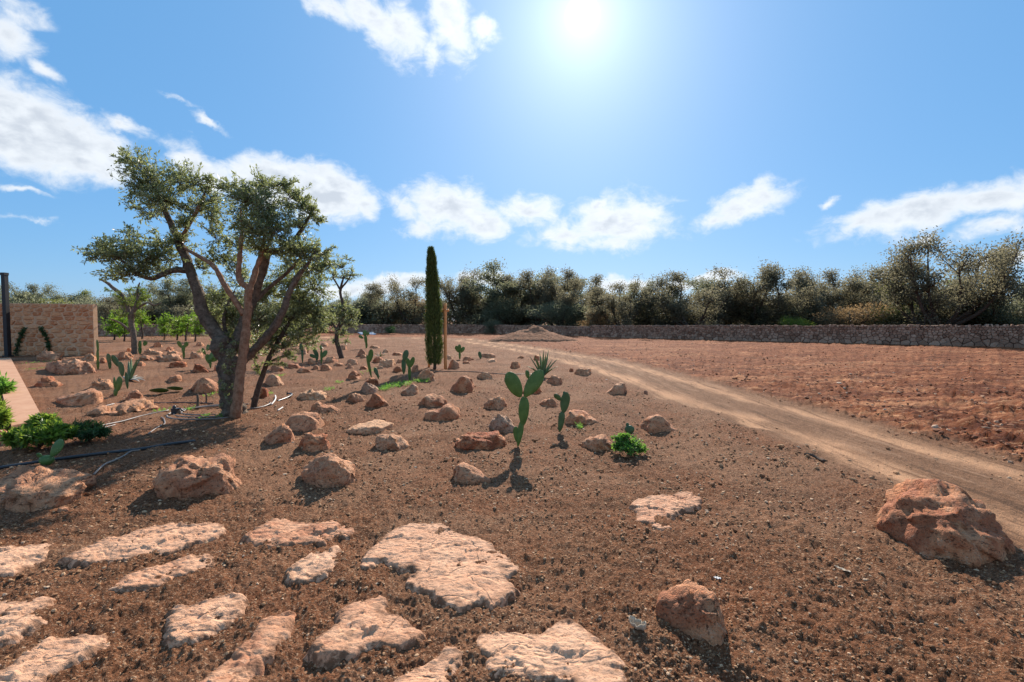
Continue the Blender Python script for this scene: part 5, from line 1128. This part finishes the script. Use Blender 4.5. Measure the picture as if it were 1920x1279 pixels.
def with_mat(pair, leaf):
    key = (pair[0].name, leaf)
    if key not in _mv:
        w, c = pair[0], pair[1].copy()
        if not w.materials: w.materials.append(M['bark_dark'])
        c.materials.clear(); c.materials.append(M[leaf]); _mv[key] = (w, c)
    return _mv[key]
def far_tree(name, cat, px, top, half, dist, pair, H0, W0, leaf, label, rot, group):
    k_ = pair[1].name
    if k_ not in _ext:
        n_ = len(pair[1].vertices); a_ = np.empty(n_ * 3, np.float32); pair[1].vertices.foreach_get('co', a_); a_ = a_.reshape(-1, 3)
        _ext[k_] = (np.quantile(a_[:, 2], .992), np.quantile(np.abs(a_[:, :2]), .97) * 2)
    H0, W0 = _ext[k_]; P = atY(px, 600, dist); zt = atY(px, top, dist)[2]; s = zt / H0; sx = half * dist / FPX * 2 / W0 * 1.3
    t = thing(name, label, cat, (P[0], dist, -.05), group); t.scale = (sx, max(.7 * sx, min(sx, 1.2)), s); t.rotation_euler = (0, 0, rot)
    w, c = with_mat(pair, leaf); link('trunk', w, None, t); link('crown', c, None, t); return t
GO, GS = 'oaks and wild olives rising beyond the stone walls', 'rounded shrubs growing beyond the stone walls'
OAKS = [ # px, top, half width px, distance, variant, leaf, label
 (1765,456,84,37,5,'oak_leaf','largest spreading oak with many bare limbs, tallest over the right stretch of wall'),
 (1905,508,70,36,3,'wild_olive_leaf','dense dark tree at the frame edge beyond the largest spreading oak'),
 (1715,520,60,44,2,'yellow_leaf','yellowish olive tree showing under the limbs of the largest spreading oak'),
 (1575,502,62,48,1,'oak_leaf','open feathery oak with sky between its limbs, next tree before the largest oak'),
 (1492,500,50,46,0,'oak_leaf','feathery dark oak above the mass of shrubs, before the open feathery one'),
 (1412,505,62,48,4,'oak_leaf','oak with one bent bare limb pointing sideways over the shrubs'),
 (1345,520,50,52,2,'wild_olive_leaf','thin crowned oak set farther back between two fuller oaks'),
 (1292,508,64,48,0,'oak_leaf','broad brown oak with leafy tufts, above the middle of the long wall'),
 (1215,532,40,53,1,'wild_olive_leaf','low grey green tree left of the broad brown oak'),
 (1160,528,40,50,2,'oak_leaf','thin brownish tree with a gap of sky at its base'),
 (1078,507,50,60,3,'oak_leaf','dark full leaved tree close behind the dense round olive bush'),
 (985,500,76,69,3,'wild_olive_leaf','broad tall oak straight above the sand heap'),
 (1010,512,50,65,1,'oak_leaf','oak with a visible forked trunk just behind the sand heap'),
 (925,520,40,71,0,'oak_leaf','smaller oak touching the broad tall oak on its cypress side'),
 (858,510,46,72,4,'oak_leaf','oak with airy crown immediately beyond the wooden stake'),
 (772,524,36,68,2,'oak_leaf','airy oak just short of the cypress on the topiary side'),
 (718,536,36,70,0,'oak_leaf','low airy oak midway between topiary tree and cypress'),
 (680,545,34,72,1,'wild_olive_leaf','grey green tree behind the topiary olive'),
 (590,556,50,70,3,'wild_olive_leaf','dark tree seen through the crown of the leaning young olive'),
 (400,532,60,66,3,'wild_olive_leaf','dark broad oak behind the forked limbs of the big olive'),
 (325,528,56,62,1,'wild_olive_leaf','dark brown oak seen under the left limb of the big olive'),
 (270,545,46,64,3,'oak_leaf','dark oak behind the small pruned olive'),
 (60,532,40,80,1,'wild_olive_leaf','highest tree on the horizon above the mortared wall'),
 (25,534,26,82,0,'wild_olive_leaf','round headed tree on the horizon right beside the dark post'),
 (120,548,40,84,3,'yellow_leaf','low spreading tree on the horizon above the end of the mortared wall'),
 (185,552,40,86,2,'wild_olive_leaf','faint low tree on the horizon past the end of the mortared wall')]
for q, (px, top, hw, d, v, lf, lab) in enumerate(OAKS):
    far_tree('oak_tree', 'tree', px, top, hw, d, OPEN_BIG if v == 5 else OPEN[v], 7.0, 7.4, lf, lab, q * 1.7, GO)
SHR = [(1052,566,56,58,1,'wild_olive_leaf','dense round olive green bush, biggest of the bushes near the sand heap'),
 (1130,574,28,52,2,'tan_leaf','tan coloured bush beside the dense round olive bush'),
 (1205,560,50,55,0,'wild_olive_leaf','grey green bush behind the lower end of the long wall'),
 (1270,565,46,52,3,'oak_leaf','brown bush at the foot of the broad brown oak'),
 (1350,560,52,50,1,'oak_leaf','dark bush under the thin crowned oak'),
 (1440,566,54,47,0,'wild_olive_leaf','olive brown bush under the oak with the bent bare limb'),
 (1520,560,50,46,3,'oak_leaf','dark brown bush behind the tan twiggy one'),
 (1492,594,18,42,2,'lemon_leaf','small bright yellow green bush just over the wall top'),
 (1596,572,42,41,2,'tan_leaf','tan twiggy bush right above the wall, before the largest oak'),
 (1655,576,34,42,0,'yellow_leaf','yellow green bush between the tan twiggy bush and the largest oak'),
 (1640,535,60,60,1,'wild_olive_leaf','broad dome of foliage on the skyline behind the tan twiggy bush'),
 (1720,580,50,40,3,'oak_leaf','dark shrub under the largest oak, nearest the yellow green bush'),
 (1800,575,60,39,1,'oak_leaf','dark shrub around the trunks of the largest oak'),
 (1890,560,60,37,0,'wild_olive_leaf','leafy green shrub at the frame edge with pale sunlit leaves'),
 (960,560,54,67,0,'wild_olive_leaf','dark green bush behind the crest of the sand heap'),
 (890,562,44,70,3,'oak_leaf','brown bush behind the wooden stake'),
 (925,600,14,60,2,'wild_olive_leaf','dark low shrub growing against the wall beside the sand heap'),
 (725,565,30,70,1,'wild_olive_leaf','round grey olive bush between topiary olive and cypress'),
 (775,562,26,70,0,'tan_leaf','brownish round bush nearest the cypress'),
 (690,572,26,70,3,'wild_olive_leaf','olive bush partly behind the lower topiary ball'),
 (732,611,7,61,2,'fern_leaf','tiny dark shrub in front of the far wall near the white sheet'),
 (560,572,60,64,1,'wild_olive_leaf','wide dark bush behind the leaning young olive'),
 (450,566,60,62,0,'wild_olive_leaf','wide dark bush behind the big olive trunk'),
 (350,566,52,60,3,'oak_leaf','dark brown bush behind the citrus row'),
 (245,572,50,62,1,'oak_leaf','dark brown bush behind the small pruned olive'),
 (30,560,44,76,0,'wild_olive_leaf','hazy green bush on the rise above the mortared wall by the post'),
 (100,562,46,78,1,'yellow_leaf','pale green bush on the rise above the middle of the mortared wall'),
 (170,566,44,76,3,'wild_olive_leaf','grey green bush on the rise past the mortared wall')]
for q, (px, top, hw, d, v, lf, lab) in enumerate(SHR):
    far_tree('wild_shrub', 'bush', px, top, hw, d, ROUND[v], 3.9, 4.9, lf, lab, q * 2.3, GS)
# the wood behind that reads as one mass
def wood(name, label, span, d0, d1, zlo, zhi, n, leaf, mat, seed):
    rng = np.random.default_rng(seed); px = rng.uniform(*span, n); Y = rng.uniform(d0, d1, n); X = (px - 960) / FPX * Y
    hm = zlo + (zhi - zlo) * np.clip(.5 + .9 * noise2(X, Y, .16, 2) + .5 * noise2(X, Y, .5, 7), 0, 1.2)
    z = hm * rng.random(n) ** .65; P = np.stack([X, Y, z], 1)
    tag(obj(name, *leaf_quads(P, unit(rng.normal(size=(n, 3)) + np.array([0, 0, .3])), leaf * rng.uniform(.6, 1.3, n), leaf * .45 * rng.uniform(.7, 1.2, n), rng, .3), M[mat], None, False), label, None, None, 'stuff')
wood('undergrowth', 'dark continuous undergrowth filling the wood behind the walls', (-300, 1130), 66, 80, 2.6, 5.4, 46000, .42, 'wild_olive_leaf', 401)
wood('undergrowth', 'brown continuous undergrowth of the wood behind the long wall', (1100, 2300), 50, 66, 2.6, 5.6, 46000, .38, 'oak_leaf', 402)
